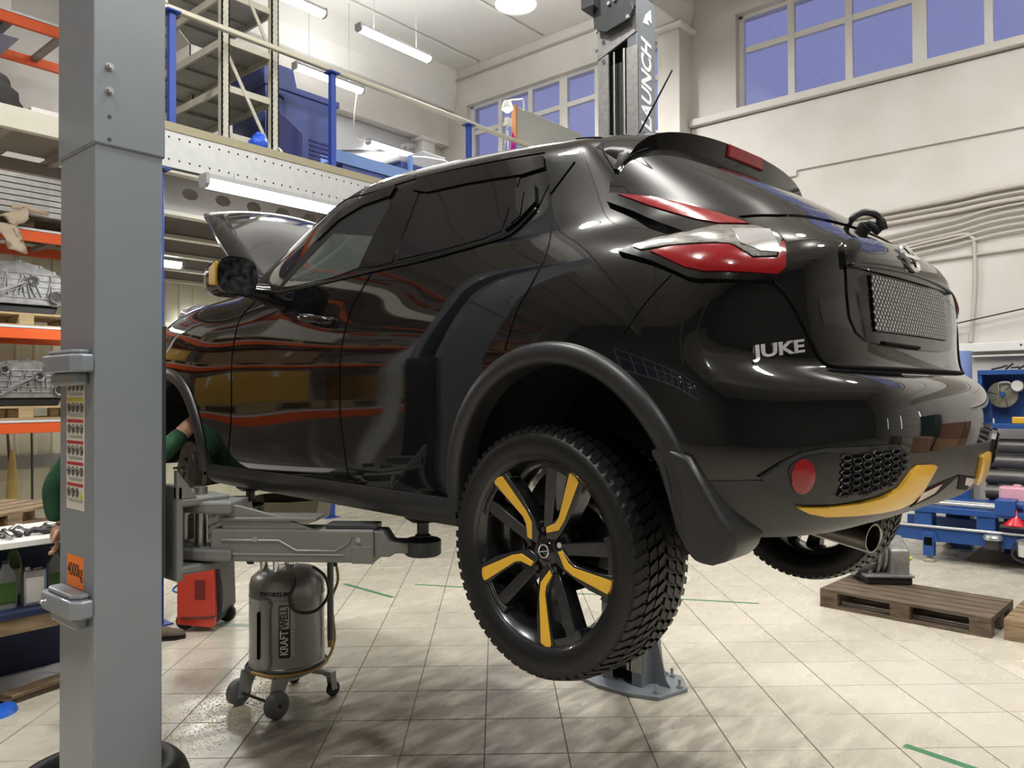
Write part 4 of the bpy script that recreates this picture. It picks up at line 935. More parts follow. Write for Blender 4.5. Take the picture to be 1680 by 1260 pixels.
mb = MB(); mb.prism([(-.14, 3.94), (-.11, 3.89), (.05, 3.86), (.13, 3.90), (.14, 4.02), (.1, 4.07), (-.10, 4.08)], -w2 - .05, -w2 - .035, 'YZ'); mb.prism([(-.13, 3.97), (.13, 3.97), (.13, 4.07), (-.13, 4.07)], -w2 - .04, -.02, 'YZ'); mb.build('head_plate', 'lift_dark', FP, bevel=.003)
mb = MB(); mb.box((-w2 - .1, .1, 4.02), (-.02, .19, 4.25)); mb.box((-w2 - .02, -.12, 4.07), (w2, .12, 4.2)); mb.build('head_box', 'lift_dark', FP, bevel=.004)
for y, z in ((-.11, 3.90), (.11, 3.88), (-.10, 4.03), (.115, 3.77), (-.02, 4.03), (.02, 4.02)): MB().at((-w2 - .05, y, z)).cyl((0, 0, 0), (-.014, 0, 0), .012, 6).build('bolt', 'galv', FP)
put_text('lettering', 'LAUNCH', .155, 'white_print', FP, (.0, -d2 - .0012, 3.545), (0, 0, 1), (-1, 0, 0), .0006, .005, .84, .18)
mb = MB(); mb.prism([(-.04, 3.90), (-.01, 3.96), (.05, 4.01), (.06, 3.93), (.01, 3.94), (.03, 3.91)], -d2 - .002, -d2 - .0004, 'XZ'); mb.build('logo_mark', 'white_print', FP)
# far carriage arms, under the sill on the other side
MB().box((-w2 - .05, -.1, 1.1), (-w2 + .02, .1, 1.7)).build('carriage', 'lift_dark', FP, bevel=.004)
for (qx, qy) in ((-.72, -.62), (-.62, .75)):
    mb = MB(); mb.bar((-w2 - .1, .07 * (1 if qy > 0 else -1), 1.19), (qx, qy, 1.19), .11, .1); mb.build('arm', 'arm_grey', FP, bevel=.006)
    MB().at((qx, qy, 0)).cyl((0, 0, 1.13), (0, 0, 1.30), .05, 16).build('rubber_pad', 'rubber', FP, smooth=40)
# ------------------------------------------------------------------ mezzanine
mat('beam_cream', rgb(186, 183, 168), .45, var=.06, scale=4); mat('beam_galv', rgb(196, 198, 196), .4, metal=.35, var=.1, scale=14)
mat('joist', rgb(150, 144, 138), .5, metal=.3, var=.1, scale=5); mat('deck_edge', rgb(150, 143, 118), .6); mat('deck_under', rgb(120, 116, 108), .6, var=.15, scale=4)
mat('rail_steel', rgb(190, 186, 168), .4, metal=.4)
MY, MT, MB_ = 5.8, 3.80, 3.47
MZ = thing('mezzanine', 'storage mezzanine with perforated steel edge beam and cream rails', 'mezzanine', (0, 0, 0))
MB().box((3.25, MY + .02, MT - .05), (9.4, YB - .1, MT)).build('deck', 'deck_under', MZ); MB().box((2.62, MY + .02, MT - .05), (3.25, 7.4, MT)).build('deck', 'deck_under', MZ); MB().box((-1.0, MY + .36, MT - .10), (2.62, 7.1, MT - .06)).build('deck', 'deck_under', MZ)
MB().box((2.62, MY - .04, MT - .055), (9.4, MY + .02, MT + .01)).build('deck_edge', 'deck_edge', MZ)
def holed_beam(name, x0, x1, y, z0, z1, m, oval, rows, pitch, r, parent=MZ):
    """C-shaped beam along X with real holes punched through its web"""
    bm = bmesh.new(); n = 8; holes = []
    V = lambda x, z: bm.verts.new((x, y, z))
    # web as a grid of cells, each with an octagonal hole
    cells = int((x1 - x0) / pitch)
    zs = [z0] + [(a + b) / 2 for a, b in zip(rows, rows[1:])] + [z1]
    for i in range(cells):
        xa, xb = x0 + i * pitch, x0 + (i + 1) * pitch
        for q, zc in enumerate(rows):
            za, zb = zs[q], zs[q + 1]; cx = (xa + xb) / 2
            corner = [(xb, (za + zb) / 2), (xb, zb), (cx, zb), (xa, zb), (xa, (za + zb) / 2), (xa, za), (cx, za), (xb, za)]
            ring = [(cx + oval[0] * r * cos(k * pi / 4), zc + oval[1] * r * sin(k * pi / 4)) for k in range(8)]
            o = [V(*p) for p in corner]; h_ = [V(*p) for p in ring]
            for k in range(8): bm.faces.new((o[k], o[(k + 1) % 8], h_[(k + 1) % 8], h_[k]))
    me = bpy.data.meshes.new(name); bmesh.ops.remove_doubles(bm, verts=bm.verts, dist=1e-4); bm.to_mesh(me); bm.free()
    w = link(name, me, m, parent); so = w.modifiers.new('s', 'SOLIDIFY'); so.thickness = .004; so.offset = 0
    MB().box((x0, y - .002, z0 - .004), (x1, y + .06, z0)).build('flange', m, w); MB().box((x0, y - .002, z1), (x1, y + .06, z1 + .004)).build('flange', m, w)
    return w
holed_beam('edge_beam', 2.64, 9.4, MY - .03, MB_, MT - .055, 'beam_galv', (1, 1), [MB_ + .055, MT - .105], .082, .009)
MB().box((2.6, MY - .02, MB_ - .04), (9.4, MY + .06, MB_ - .02)).build('lip', 'beam_cream', MZ)
for k in range(5):
    y = MY + .5 + k * .92
    holed_beam('joist', 2.75 if k < 2 else 3.65, 6.35, y, MB_ - .21, MB_ + .12, 'joist', (1.5, 1), [MB_ - .04], .30, .05)
    MB().box((2.75 if k < 2 else 3.65, y - .03, MB_ - .245), (6.5, y + .07, MB_ - .212)).build('joist_foot', 'beam_cream', MZ)
# left bay: solid cream beam, set a little lower
MB().box((-1., MY + .3, 3.59), (2.55, MY + .36, 3.75)).build('edge_beam', 'beam_cream', MZ, bevel=.006)
for k in range(6): MB().box((-.4 + k * .55, MY + .36, 3.62), (-.34 + k * .55, 7.1, 3.70)).build('joist', 'joist', MZ)
MB().box((-1., MY + 1.24, 3.54), (2.6, MY + 1.30, 3.64)).build('joist', 'joist', MZ)
for x, y in ((2.665, MY + .02), (6.6, MY + .02), (6.6, 9.0)):
    mb = MB(); mb.box((x - .06, y - .06, 0), (x + .06, y + .06, MB_ - .03)); mb.box((x - .1, y - .1, MB_ - .04), (x + .1, y + .1, MB_ - .025)); mb.box((x - .11, y - .11, 0), (x + .11, y + .11, .012)); mb.build('column', 'blue_paint', MZ, bevel=.004)
# railing
for x in (2.80, 4.30, 6.12, 8.0):
    mb = MB(); mb.box((x - .026, MY - .02, MT), (x + .026, MY + .03, MT + .87)); mb.box((x - .055, MY - .05, MT + .87), (x + .055, MY + .06, MT + .885)); mb.build('rail_post', 'blue_paint', MZ, bevel=.003)
mb = MB(); mb.bar((2.0, MY + .005, MT + .905), (9.3, MY + .005, MT + .905), .045, .045); mb.build('hand_rail', 'rail_steel', MZ, bevel=.01)
MB().cyl((2.0, MY + .005, MT + .93), (2.76, MY + .005, MT + .93), .03, 10).build('rail_end', 'rail_steel', MZ)
# shelving standing on the deck
mat('shelf_post', rgb(186, 183, 168), .5, var=.15, scale=12); mat('shelf_pan', rgb(158, 156, 146), .5, metal=.2, var=.15, scale=7)
SH = thing('shelving_unit', 'tall open steel shelving with cream slotted posts on the mezzanine', 'shelving', (0, 0, MT))
sx0, sx1, sy0, sy1 = 3.33, 3.80, 5.98, 8.8
def _shelf_at(z): 
    mb = MB(); mb.box((sx0 + .02, sy0 + .02, z), (sx1 - .02, sy1, z + .012)); o = mb.build('shelf', 'shelf_pan', SH)
    for x in (sx0 + .01, sx1 - .01): MB().box((x - .012, sy0, z - .05), (x + .012, sy1, z + .014)).build('shelf_rail', 'shelf_post', o)
    for k in range(1, 8): MB().box((sx0 + .03, sy0 + k * .4, z - .022), (sx1 - .03, sy0 + k * .4 + .02, z)).build('shelf_rib', 'shelf_pan', o)
    MB().box((sx0, sy0, z - .04), (sx1, sy0 + .02, z + .015)).build('shelf_end', 'shelf_post', o)
for z in (.12, .52, .92, 1.32, 1.75): _shelf_at(z)
for x in (sx0, sx1):
    for y in (sy0, (sy0 + sy1) / 2, sy1):
        mb = MB(); mb.box((x - .035, y - .03, 0), (x + .035, y - .02, 2.3)); mb.box((x - .035, y - .03, 0), (x - .025, y + .03, 2.3)); mb.box((x + .025, y - .03, 0), (x + .035, y + .03, 2.3)); o = mb.build('upright', 'shelf_post', SH)
        if y == sy0:
            mb = MB()
            for k in range(44): mb.box((x - .028, y - .032, .05 + k * .05), (x - .022, y - .0295, .07 + k * .05)); mb.box((x + .022, y - .032, .05 + k * .05), (x + .028, y - .0295, .07 + k * .05))
            so = mb.build('slots', 'lift_dark', o); so['kind'] = 'stuff'
for y in (sy0, sy1):
    MB().bar((sx0, y, 1.75), (sx1, y, .9), .012, .03).build('brace', 'shelf_post', SH); MB().bar((sx0, y, .85), (sx1, y, .02), .012, .03).build('brace', 'shelf_post', SH)
mat('cardboard', rgb(150, 118, 84), .8, var=.12, scale=9); mat('brown_box', rgb(120, 84, 66), .8, var=.1, scale=9); mat('white_card', rgb(214, 212, 206), .7)
def carton(name, c, d, m, label, cat='box', rz=0, flaps=False, group=None):
    t = thing(name, label, cat, c, rz, group); w, dd, h = d
    if flaps:
        mb = MB(); th = .008
        for a, b in (((-w / 2, -dd / 2, 0), (w / 2, dd / 2, th)), ((-w / 2, -dd / 2, 0), (-w / 2 + th, dd / 2, h)), ((w / 2 - th, -dd / 2, 0), (w / 2, dd / 2, h)), ((-w / 2, -dd / 2, 0), (w / 2, -dd / 2 + th, h)), ((-w / 2, dd / 2 - th, 0), (w / 2, dd / 2, h))): mb.box(a, b)
        mb.build('tray', m, t)
        MB().bar((-w / 2, 0, h), (-w / 2 - .1, 0, h + .09), dd, .006, (0, 0, 1)).build('flap', m, t); MB().bar((w / 2, 0, h), (w / 2 + .1, 0, h + .09), dd, .006, (0, 0, 1)).build('flap', m, t)
    else:
        MB().box((-w / 2, -dd / 2, 0), (w / 2, dd / 2, h)).build('carton', m, t, bevel=.004); MB().box((-.025, -dd / 2 - .001, h * .6), (.025, dd / 2 + .001, h + .001)).build('tape', 'white_card', t)
    return t
carton('carton', (3.50, 6.3, MT + 1.765), (.34, .4, .34), 'brown_box', 'brown carton on the top shelf of the cream shelving')
carton('carton', (3.70, 6.15, MT + 1.765), (.12, .2, .13), 'cardboard', 'small tan carton beside the shelving end post')
carton('open_box', (3.42, 6.75, MT + .934), (.16, .34, .12), 'white_card', 'white open cardboard box on the shelving edge', flaps=True)
carton('carton', (3.42, 7.5, MT + .934), (.14, .3, .14), mat('green_card', rgb(80, 104, 88), .7), 'dull green carton far along the shelving')
carton('parts_tray', (3.68, 6.6, MT + .934), (.16, .8, .09), mat('navy', rgb(36, 40, 96), .5), 'long navy blue parts tray on the shelving', 'tray')
t = thing('bag', 'small crumpled blue plastic bag under the cream shelving', 'bag', (3.62, 5.93, MT)); 
mb = MB(); mb.sphere((0, 0, .085), .085, 14, 10, (1, .8, 1.)); o = mb.build('bag_body', mat('blue_bag', rgb(36, 84, 200), .35, bump=.8, bscale=30), t, smooth=180)
for v in o.data.vertices: v.co += v.co.normalized() * .035 * noise.noise(v.co * 28)
MB().sphere((.0, 0, .165), .03, 8, 6, (1, 1, .8)).build('bag_knot', 'blue_bag', t, smooth=180)
t = thing('cable_coil', 'small white cable loops beside the blue bag', 'cable', (3.79, 5.90, MT)); 
for k in range(3): MB().tube([(.03 * cos(2 * pi * i / 16) + .02 * k, .012 * k, .045 + .045 * sin(2 * pi * i / 16)) for i in range(16)], .005, 5, True).build('loop', 'white_card', t, smooth=60)
# blue machine cabinet
mat('cabinet_blue', rgb(72, 86, 146), .35, var=.2, scale=7, coat=.3)
t = thing('machine_cabinet', 'blue steel machine cabinet with louvres behind the railing', 'machine', (4.35, 6.55, MT))
MB().box((-.45, -.28, .02), (.35, .3, .80)).build('housing', 'cabinet_blue', t, bevel=.008)
MB().prism([(-.47, .78), (.37, .78), (.37, .84), (-.12, .84), (-.16, 1.0), (-.47, 1.0)], -.3, .3, 'XZ').build('hood', 'cabinet_blue', t, bevel=.006)
for k in range(7): MB().box((.02, -.288, .1 + k * .045), (.28, -.279, .122 + k * .045)).build('louvre', 'navy', t)
MB().prism([(-.44, .15), (-.13, .15), (-.13, .38), (-.44, .56)], -.40, -.27, 'XZ').build('chute', 'navy', t, bevel=.004)
MB().tube([(-.38, -.285, .74), (-.30, -.295, .72), (-.26, -.285, .70)], .012, 6).build('handle', 'lift_dark', t)
MB().tube([(.0, 0, .84), (.0, 0, .93), (.03, 0, .93)], .016, 6).build('valve', 'galv', t)
MB().tube(smooth_path([(.36, -.1, .72), (.41, -.12, .5), (.38, -.12, .2), (.36, -.1, .05)], 5), .008, 6).build('cable', 'white_card', t, smooth=60)
# low blue trough and other things along the deck edge
t = thing('pipe_trough', 'long light blue steel trough lying along the mezzanine edge', 'trough', (5.0, 6.15, MT + .16)); 
MB().prism([(-.12, .0), (.12, .0), (.14, .11), (.12, .11), (.1, .02), (-.1, .02), (-.12, .11), (-.14, .11)], -.5, .95, 'YZ').build('channel', mat('pale_blue', rgb(120, 150, 205), .35, coat=.3), t)
MB().box((.55, -.02, .1), (.59, .02, .32)).build('upright', 'pale_blue', t); MB().bar((-.45, 0, .12), (.9, 0, .12), .03, .03).build('bar', 'white_card', t); MB().box((-.4, -.1, -.16), (.85, .1, 0)).build('base', 'cabinet_blue', t)
t = thing('folded_sheet', 'grey-white bundle lying above the car roof on the mezzanine', 'bundle', (5.95, 6.4, MT + .42))
MB().prism([(-.5, 0), (.55, 0), (.5, .1), (.2, .17), (-.1, .14), (-.45, .07)], -.2, .2, 'XZ').build('sheet', 'grey_wall', t, bevel=.02, smooth=60); MB().box((-.1, -.15, .15), (.25, .15, .21)).build('lid', 'grey_wall', t, bevel=.01); MB().box((-.45, -.19, -.42), (.5, .19, 0)).build('crate', 'cabinet_blue', t, bevel=.01)
# grey board with its work lamp at the railing end
t = thing('notice_board', 'grey board panel with timber end standing on the mezzanine rail', 'board', (7.12, 5.98, MT))
MB().box((0, -.02, .82), (1.36, .02, 1.42)).build('board_panel', mat('board_grey', rgb(164, 166, 160), .6, var=.06, scale=5), t, bevel=.003); MB().box((-.03, -.035, .95), (.01, .035, 1.42)).build('timber_end', mat('timber', rgb(178, 128, 84), .7), t)
for x in (.1, 1.3): MB().box((x - .025, -.04, 0), (x + .025, .04, .82)).build('foot', 'blue_paint', t)
MB().box((-.01, -.045, .5), (.03, .045, .95)).build('blue_edge', 'pale_blue', t)
t = thing('pennant', 'narrow magenta cloth hanging beside the grey board', 'cloth', (7.0, 5.93, MT)); MB().prism([(-.06, .5), (.07, .5), (.07, 1.0), (.0, 1.06)], -.006, .006, 'XZ').build('cloth', mat('magenta', rgb(178, 30, 130), .6), t); MB().box((-.075, -.01, 0), (-.068, .01, 1.06)).build('stick', 'white_card', t)
t = thing('work_lamp', 'small bright clamp lamp on the corner of the grey board', 'lamp', (6.92, 5.93, MT + 1.33))
MB().lathe([(0, .08), (.04, .08), (.06, .03), (.075, -.02), (.06, -.02), (0, .03)], n=18).build('shade', 'white_card', t, smooth=50); MB().sphere((0, 0, -.01), .05, 12, 8).build('bulb', 'lamp_glow', t, smooth=180)
MB().tube(smooth_path([(0, 0, .08), (.1, 0, .12), (.22, 0, .16), (.3, 0, .18), (.31, 0, .05)], 4), .01, 6).build('arm', 'white_card', t, smooth=60); MB().box((-.03, -.03, -.22), (.05, .03, -.12)).build('clamp', 'white_card', t, bevel=.01)
MB().tube(smooth_path([(0, 0, -.2), (-.04, 0, -.4), (-.09, 0, -.66)], 4), .006, 6).build('cord', 'white_card', t)
# lamp cord hanging between two tube lamps
o = MB().tube(smooth_path([(7.55, 9.55, 6.5), (7.68, 9.8, 6.1), (7.95, 10.1, 5.95), (8.45, 10.33, 6.07)], 6), .012, 6).build('lamp_cord', 'white_card', smooth=60); tag(o, 'white power cord hanging from one ceiling tube lamp to the next', 'cord')
# ------------------------------------------------------------------ left side: racks, pallets, bench
mat('rack_orange', rgb(226, 92, 34), .4, var=.1, scale=5); mat('rack_white', rgb(210, 212, 214), .4)
mat('wood', rgb(150, 128, 98), .75, var=.4, scale=5, stretch=(1, 6, 6), col2=rgb(104, 84, 62)); mat('wood_pale', rgb(186, 160, 118), .75, var=.3, scale=6, stretch=(1, 6, 6)); mat('wood_dark', rgb(112, 96, 78), .8, var=.4, scale=6, stretch=(1, 6, 6), col2=rgb(70, 58, 46))
mat('cast_alu', (.34, .335, .32), .45, metal=.55, var=.4, scale=18, bump=.15, bscale=50); mat('cast_dark', (.045, .045, .045), .5, metal=.5)
def make_pallet(label, loc, rz, m, L=1.2, D=.8, group=None):
    t = thing('pallet', label, 'pallet', loc, rz, group); w = min(.135, D / 5.4)
    ys = [-D / 2 + w / 2 + i * (D - w) / 4 for i in range(5)]
    for y in ys: MB().box((-L / 2, y - w / 2 + .004, .122), (L / 2, y + w / 2 - .004, .144)).build('board', m, t, bevel=.002)
    for x in (-L / 2 + .07, 0, L / 2 - .07): MB().box((x - .07, -D / 2, .100), (x + .07, D / 2, .1215)).build('stringer', m, t, bevel=.002)
    for x in (-L / 2 + .07, 0, L / 2 - .07):
        for y in (-D / 2 + .05, 0, D / 2 - .05): MB().box((x - .068, y - .05, .022), (x + .068, y + .05, .1)).build('block', m, t, bevel=.002)
    for y in (-D / 2 + .05, 0, D / 2 - .05): MB().box((-L / 2, y - .05, 0), (L / 2, y + .05, .0215)).build('skid', m, t, bevel=.002)
    return t
# pallet rack under the mezzanine
RY = 9.0
RK = thing('pallet_rack', 'tall orange-beamed pallet rack under and above the mezzanine', 'rack', (0, 0, 0))
for x in (-4.55, -1.85, .85, 3.55):
    for y in (RY + .04, RY + 1.0): MB().box((x - .045, y - .04, 0), (x + .045, y + .04, 6.6 if y < 9.5 else 3.7)).build('upright', 'rack_white' if x > 0 else 'rack_white', RK, bevel=.004)
    for z in (.3, 1.3, 2.3): MB().bar((x, RY + .04, z), (x, RY + 1.0, z + .8), .02, .03).build('brace', 'rack_white', RK)
LV = [1.34, 2.32, 3.34]
for z in LV + [4.26, 5.56]:
    for (a, b) in ((.9, 3.5), (-1.8, .8), (-4.5, -1.9)):
        MB().box((a, RY - .01, z), (b, RY + .04, z + .11)).build('beam', 'rack_orange', RK, bevel=.006); MB().box((a, RY + .97, z), (b, RY + 1.02, z + .11)).build('beam', 'rack_orange', RK, bevel=.006)
        MB().box((a, RY - .015, z + .112), (b, RY + .045, z + .135)).build('beam_cap', 'rack_white', RK)
        for k in range(5): MB().box((a + .25 + k * .5, RY + .04, z + .06), (a + .33 + k * .5, RY + .97, z + .10)).build('cross_bar', 'joist', RK)
for (x, z, m, lab) in ((2.85, LV[1] + .135, 'wood_pale', 'pale pallet carrying the lower gearbox casting, higher rack level'), (2.85, LV[0] + .135, 'wood_pale', 'pale pallet on the lowest orange rack beam'), (2.85, LV[2] + .135, 'wood_dark', 'dark pallet under the wrapped white bundle on the rack')):
    make_pallet(lab, (x, RY + .5, z), 0, m)
def make_gearbox(label, loc, rz, s=1., dark_base=True, cat='gearbox'):
    """ribbed cast transmission: bell housing, case with ribs, sump"""
    t = thing('gearbox', label, cat, loc, rz); r2 = random.Random(int(loc[0] * 100))
    t.scale = (s, s, s)
    b = MB(); b.prism([(-.42, .10), (.36, .10), (.42, .18), (.42, .34), (.30, .42), (.10, .47), (-.15, .46), (-.34, .40), (-.44, .28)], -.16, .16, 'XZ'); b.build('case', 'cast_alu', t, bevel=.02, smooth=40)
    f = MB(); P = [(-.45 + .02, .34), (-.36, .44), (-.2, .50), (0, .53), (.2, .49), (.33, .44), (.45, .30), (.46, .16), (.40, .09), (-.42, .09), (-.48, .2)]
    f.prism(P, -.20, -.17, 'XZ'); f.build('flange', 'cast_alu', t, bevel=.006)
    rb = MB()
    for k in range(16):
        x = -.4 + .05 * k; rb.bar((x, -.205, .14 + r2.random() * .05), (x + r2.uniform(-.12, .12), -.205, .40), .012, .03, (0, 1, 0))
    for k in range(5): rb.bar((-.40, -.2, .16 + k * .06), (.40, -.2, .15 + k * .062), .010, .02, (0, 1, 0))
    for k in range(4): rb.bar((-.28 + .03 * k, -.215, .12 + .03 * k), (.02 + .03 * k, -.215, .27 + .02 * k), .02, .03, (0, 1, 0))
    rb.build('ribs', 'cast_alu', t, bevel=.003)
    for x, z, q in ((-.22, .40, .045), (.33, .18, .065), (.12, .33, .05), (-.34, .22, .04)):
        MB().lathe([(q, -.25), (q, -.16), (q * .7, -.16), (q * .7, -.235), (q, -.25)], (x, 0, z), 'Y', 18).build('boss', 'cast_alu', t, smooth=40); MB().at((x, 0, z)).cyl((0, -.225, 0), (0, -.22, 0), q * .72, 16).build('bore', 'cast_dark', t)
    for k, (x, z) in enumerate(P): MB().at((x * .95, -.2, .3 + (z - .3) * .94)).cyl((0, 0, 0), (0, -.02, 0), .012, 6).build('bolt', 'galv', t)
    MB().prism([(-.40, .0), (.34, .0), (.38, .09), (-.42, .09)], -.15, .17, 'XZ').build('sump', 'cast_dark' if dark_base else 'cast_alu', t, bevel=.015)
    return t
make_gearbox('grey cast gearbox on the higher rack level at the left edge', (2.80, RY + .38, LV[1] + .28), 0, 1.05)
make_gearbox('grey cast gearbox with round bore on the lower rack level', (2.88, RY + .38, LV[0] + .28), 0, .95)
t = thing('reflective_strap', 'black jacket bundle with yellow reflective bands on the rack', 'bundle', (2.38, RY + .3, LV[0] + .28)); MB().box((-.13, -.12, 0), (.12, .12, .42)).build('bundle', 'matt_black', t, bevel=.05, bseg=3, smooth=60)
for z in (.20, .28): MB().box((-.134, -.124, z), (.124, .124, z + .02)).build('band', mat('hi_vis', rgb(210, 220, 60), .5), t)
r6 = random.Random(4); lvl = ('lowest', 'second', 'third'); mat('dull_yellow', rgb(190, 150, 60), .6)
for q, z in enumerate(LV):          # bays left of the picture, mirrored in the doors
    for k in range(4):
        x = .3 - k * 1.25; make_pallet(('first', 'second', 'third', 'fourth')[k] + ' pallet left of the picture on the %s rack level' % lvl[q], (x, RY + .5, z + .135), 0, 'wood_pale')
        c = r6.randrange(4); carton('stored_carton', (x + r6.uniform(-.08, .08), RY + .42, z + .281), (r6.uniform(.6, 1.), .6, r6.uniform(.3, .55)), ('dull_yellow', 'cardboard', 'white_card', 'cast_dark')[c], ('yellow', 'tan', 'white', 'black')[c] + ' load on the %s pallet of the %s rack level beyond the left edge' % (('first', 'second', 'third', 'fourth')[k], lvl[q]), 'box')
# wrapped white bundle on the rack
t = thing('panel_bundle', 'stack of white profiled panels wrapped in clear film on the rack', 'bundle', (2.85, RY + .42, LV[2] + .28))
for k in range(9): MB().prism([(-.40, 0), (.40, 0), (.40, .05), (.36, .06), (-.36, .06), (-.40, .05)], -1.0, .35, 'YZ').build('panel', mat('film_white', rgb(206, 206, 202), .25, var=.2, scale=18, coat=.6), t, loc=(0, 0, k * .062))
t = thing('rag', 'pale crumpled rag hanging over the orange beam', 'rag', (2.80, RY - .05, LV[2] + .04)); vs = []; n = 10
for i in range(n + 1):
    for j in range(7): vs.append((-.06 - .03 * j + .06 * sin(i * .9 + j), -.05 - .03 * sin(i * 1.3 + j * 2), .28 - .05 * i * (1 - .1 * j) - .02 * j + .02 * sin(i * 2 + j)))
o = MB().add(vs, [(i * 7 + j, i * 7 + j + 1, (i + 1) * 7 + j + 1, (i + 1) * 7 + j) for i in range(n) for j in range(6)]).build('cloth', mat('rag_cloth', rgb(196, 178, 156), .9), t, smooth=180); so = o.modifiers.new('s', 'SOLIDIFY'); so.thickness = .004
MB().tube([(-.15, -.04, .27), (-.02, -.02, .29), (.2, .0, .26)], [.02, .035, .02], 8).build('fold', 'rag_cloth', t, smooth=180)
# upper left: things on the deck
carton('crate', (2.2, 6.7, MT - .06), (.36, .3, .1), 'navy', 'dark blue shallow tray with white packing at upper left', 'tray', flaps=False)
MB().box((2.08, 6.56, MT + .04), (2.32, 6.8, MT + .13)).build('packing', 'white_card').name = 'white_packing'
tag(bpy.data.objects['white_packing'], 'white packing block lying in the dark blue tray', 'packing')
t = thing('bark_sack', 'dark lumpy sack at the upper left edge', 'sack', (1.86, 6.75, MT - .06)); vs = MB(); vs.sphere((0, 0, .2), .21, 18, 12, (1, .9, 1.0)); o = vs.build('sack', mat('dark_cloth', (.03, .028, .026), .9, bump=1., bscale=14), t, smooth=180); MB().sphere((.05, 0, .36), .09, 10, 8).build('sack_neck', 'dark_cloth', t, smooth=180)
for v in o.data.vertices: v.co += v.co.normalized() * .05 * noise.noise(v.co * 14)
t = thing('glass_panel', 'tilted glass pane with black frame behind the dark blue tray', 'panel', (2.33, 7.3, MT - .06)); MB().bar((-.25, 0, .12), (.25, 0, .38), .5, .03, (0, 0, 1)).build('frame', 'lift_dark', t); MB().bar((-.22, 0, .16), (.22, 0, .39), .42, .02, (0, 0, 1)).build('glass', mat('pane_grey', rgb(120, 140, 150), .1, coat=1), t)
carton('long_carton', (1.9, RY + .45, 5.56 + .14), (1.6, .7, .36), 'white_card', 'long white box on the top orange beam at upper left')
for k, x in enumerate((1.35, 2.35)): 
    t = thing('plastic_sheet', 'bluish plastic sheet under the top orange beam, %s one' % ('left' if k == 0 else 'right'), 'sheet', (x, RY + .5, 5.42)); MB().bar((-.4, 0, 0), (.4, 0, .02), .9, .012, (0, 0, 1)).build('sheet', mat('sheet_blue', rgb(96, 106, 150), .25, coat=.5), t); MB().bar((-.02, -.45, .01), (-.02, .45, .01), .04, .03).build('batten', 'lift_dark', t)
# stack of pallets behind the bench
for k in range(6):
    make_pallet(('topmost' if k == 5 else ('second', 'third', 'fourth', 'fifth', 'lowest')[4 - k]) + ' weathered pallet of the stack behind the left bench', (1.75 + .02 * (k % 2), 6.85 + .015 * (k % 3), .1442 * k), .05 * ((k * 7) % 3 - 1) + .5, 'wood' if k % 2 else 'wood_pale')
t = thing('broom', 'worn straw broom leaning against the ribbed wall', 'broom', (3.05, YB - .3, 0)); MB().tube([(0, 0, 0.6), (-.02, .14, 1.45)], .016, 8).build('handle', 'wood_dark', t); MB().lathe([(0, .2), (.06, .22), (.075, .3), (.055, .7), (.04, .95), (.02, 1.1), (0, 1.1)], n=14).build('bristles', mat('straw', rgb(204, 180, 110), .9, var=.3, scale=30, stretch=(8, 8, 1)), t, smooth=60); MB().cyl((0, 0, 0), (0, 0, .25), .1, 12).build('brush_end', 'straw', t)
t = thing('steel_rod', 'thin dark rod standing beside the straw broom', 'rod', (3.28, YB - .25, 0)); MB().cyl((0, 0, 0), (0, .06, 1.62), .012, 8).build('rod', 'lift_dark', t); MB().cyl((0, 0, 0), (0, 0, .02), .05, 12).build('foot', 'lift_dark', t)
# blue workbench
mat('bench_blue', rgb(40, 50, 84), .45, var=.3, scale=6)
BN = thing('workbench', 'low navy blue workbench with white top edge beside the near post', 'workbench', (0, 0, 0))
MB().box((.2, 4.85, .88), (2.0, 5.5, .915)).build('worktop', 'white_card', BN, bevel=.004); MB().box((.2, 5.25, .62), (2.0, 5.5, .88)).build('apron', 'bench_blue', BN)
MB().box((.2, 4.87, .485), (2.0, 5.5, .52)).build('shelf', 'bench_blue', BN, bevel=.004); MB().box((.2, 4.88, .40), (2.0, 4.93, .485)).build('shelf_edge', 'wood', BN)
MB().box((.2, 5.46, .0), (2.0, 5.5, .88)).build('back', 'bench_blue', BN)
for x in (.25, 1.95): MB().box((x - .04, 4.9, 0), (x + .04, 4.98, .70)).build('leg', 'wood', BN)
mat('oil_bottle', rgb(70, 74, 70), .35, coat=.3); mat('oil_green', rgb(60, 92, 40), .4); mat('oil_label', rgb(150, 160, 120), .5); mat('grey_bottle', rgb(128, 130, 130), .4)
def bottle(x, y, m, lm, label, h=.27, w=.11, cat='bottle', grp='oil bottles on the bench shelf'):
    t = thing('oil_bottle', label, cat, (x, y, .52), 0, grp)
    mb = MB(); lv = [(0, 1, 1), (.02, 1.02, 1.02), (.55 * h / .27 * .27, 1, 1)]
    secs = [(0., .96), (.012, 1.), (h * .62, 1.), (h * .74, .8), (h * .84, .42), (h * .9, .30), (h * .93, .30)]; vs = []; n = 20
    for z, k in secs: vs += [(a * w * k, b * w * .6 * max(k, .45), z) for a, b in rpoly(1, 1, .28, 4)]
    mb.add(vs, [(i * n + j, i * n + (j + 1) % n, (i + 1) * n + (j + 1) % n, (i + 1) * n + j) for i in range(len(secs) - 1) for j in range(n)] + [tuple(range(n))[::-1], tuple(range((len(secs) - 1) * n, len(secs) * n))]); mb.build('flask', m, t, smooth=50)
    MB().cyl((0, 0, h * .93), (0, 0, h), .018, 14).build('cap', 'lift_dark', t); MB().box((-w * .38, -w * .3 - .004, h * .12), (w * .38, -w * .3 + .002, h * .55)).build('label', lm, t, bevel=.003)
    MB().tube([(w * .2, 0, h * .66), (w * .46, 0, h * .6), (w * .5, 0, h * .3)], .01, 6).build('grip', m, t, smooth=60)
    return t
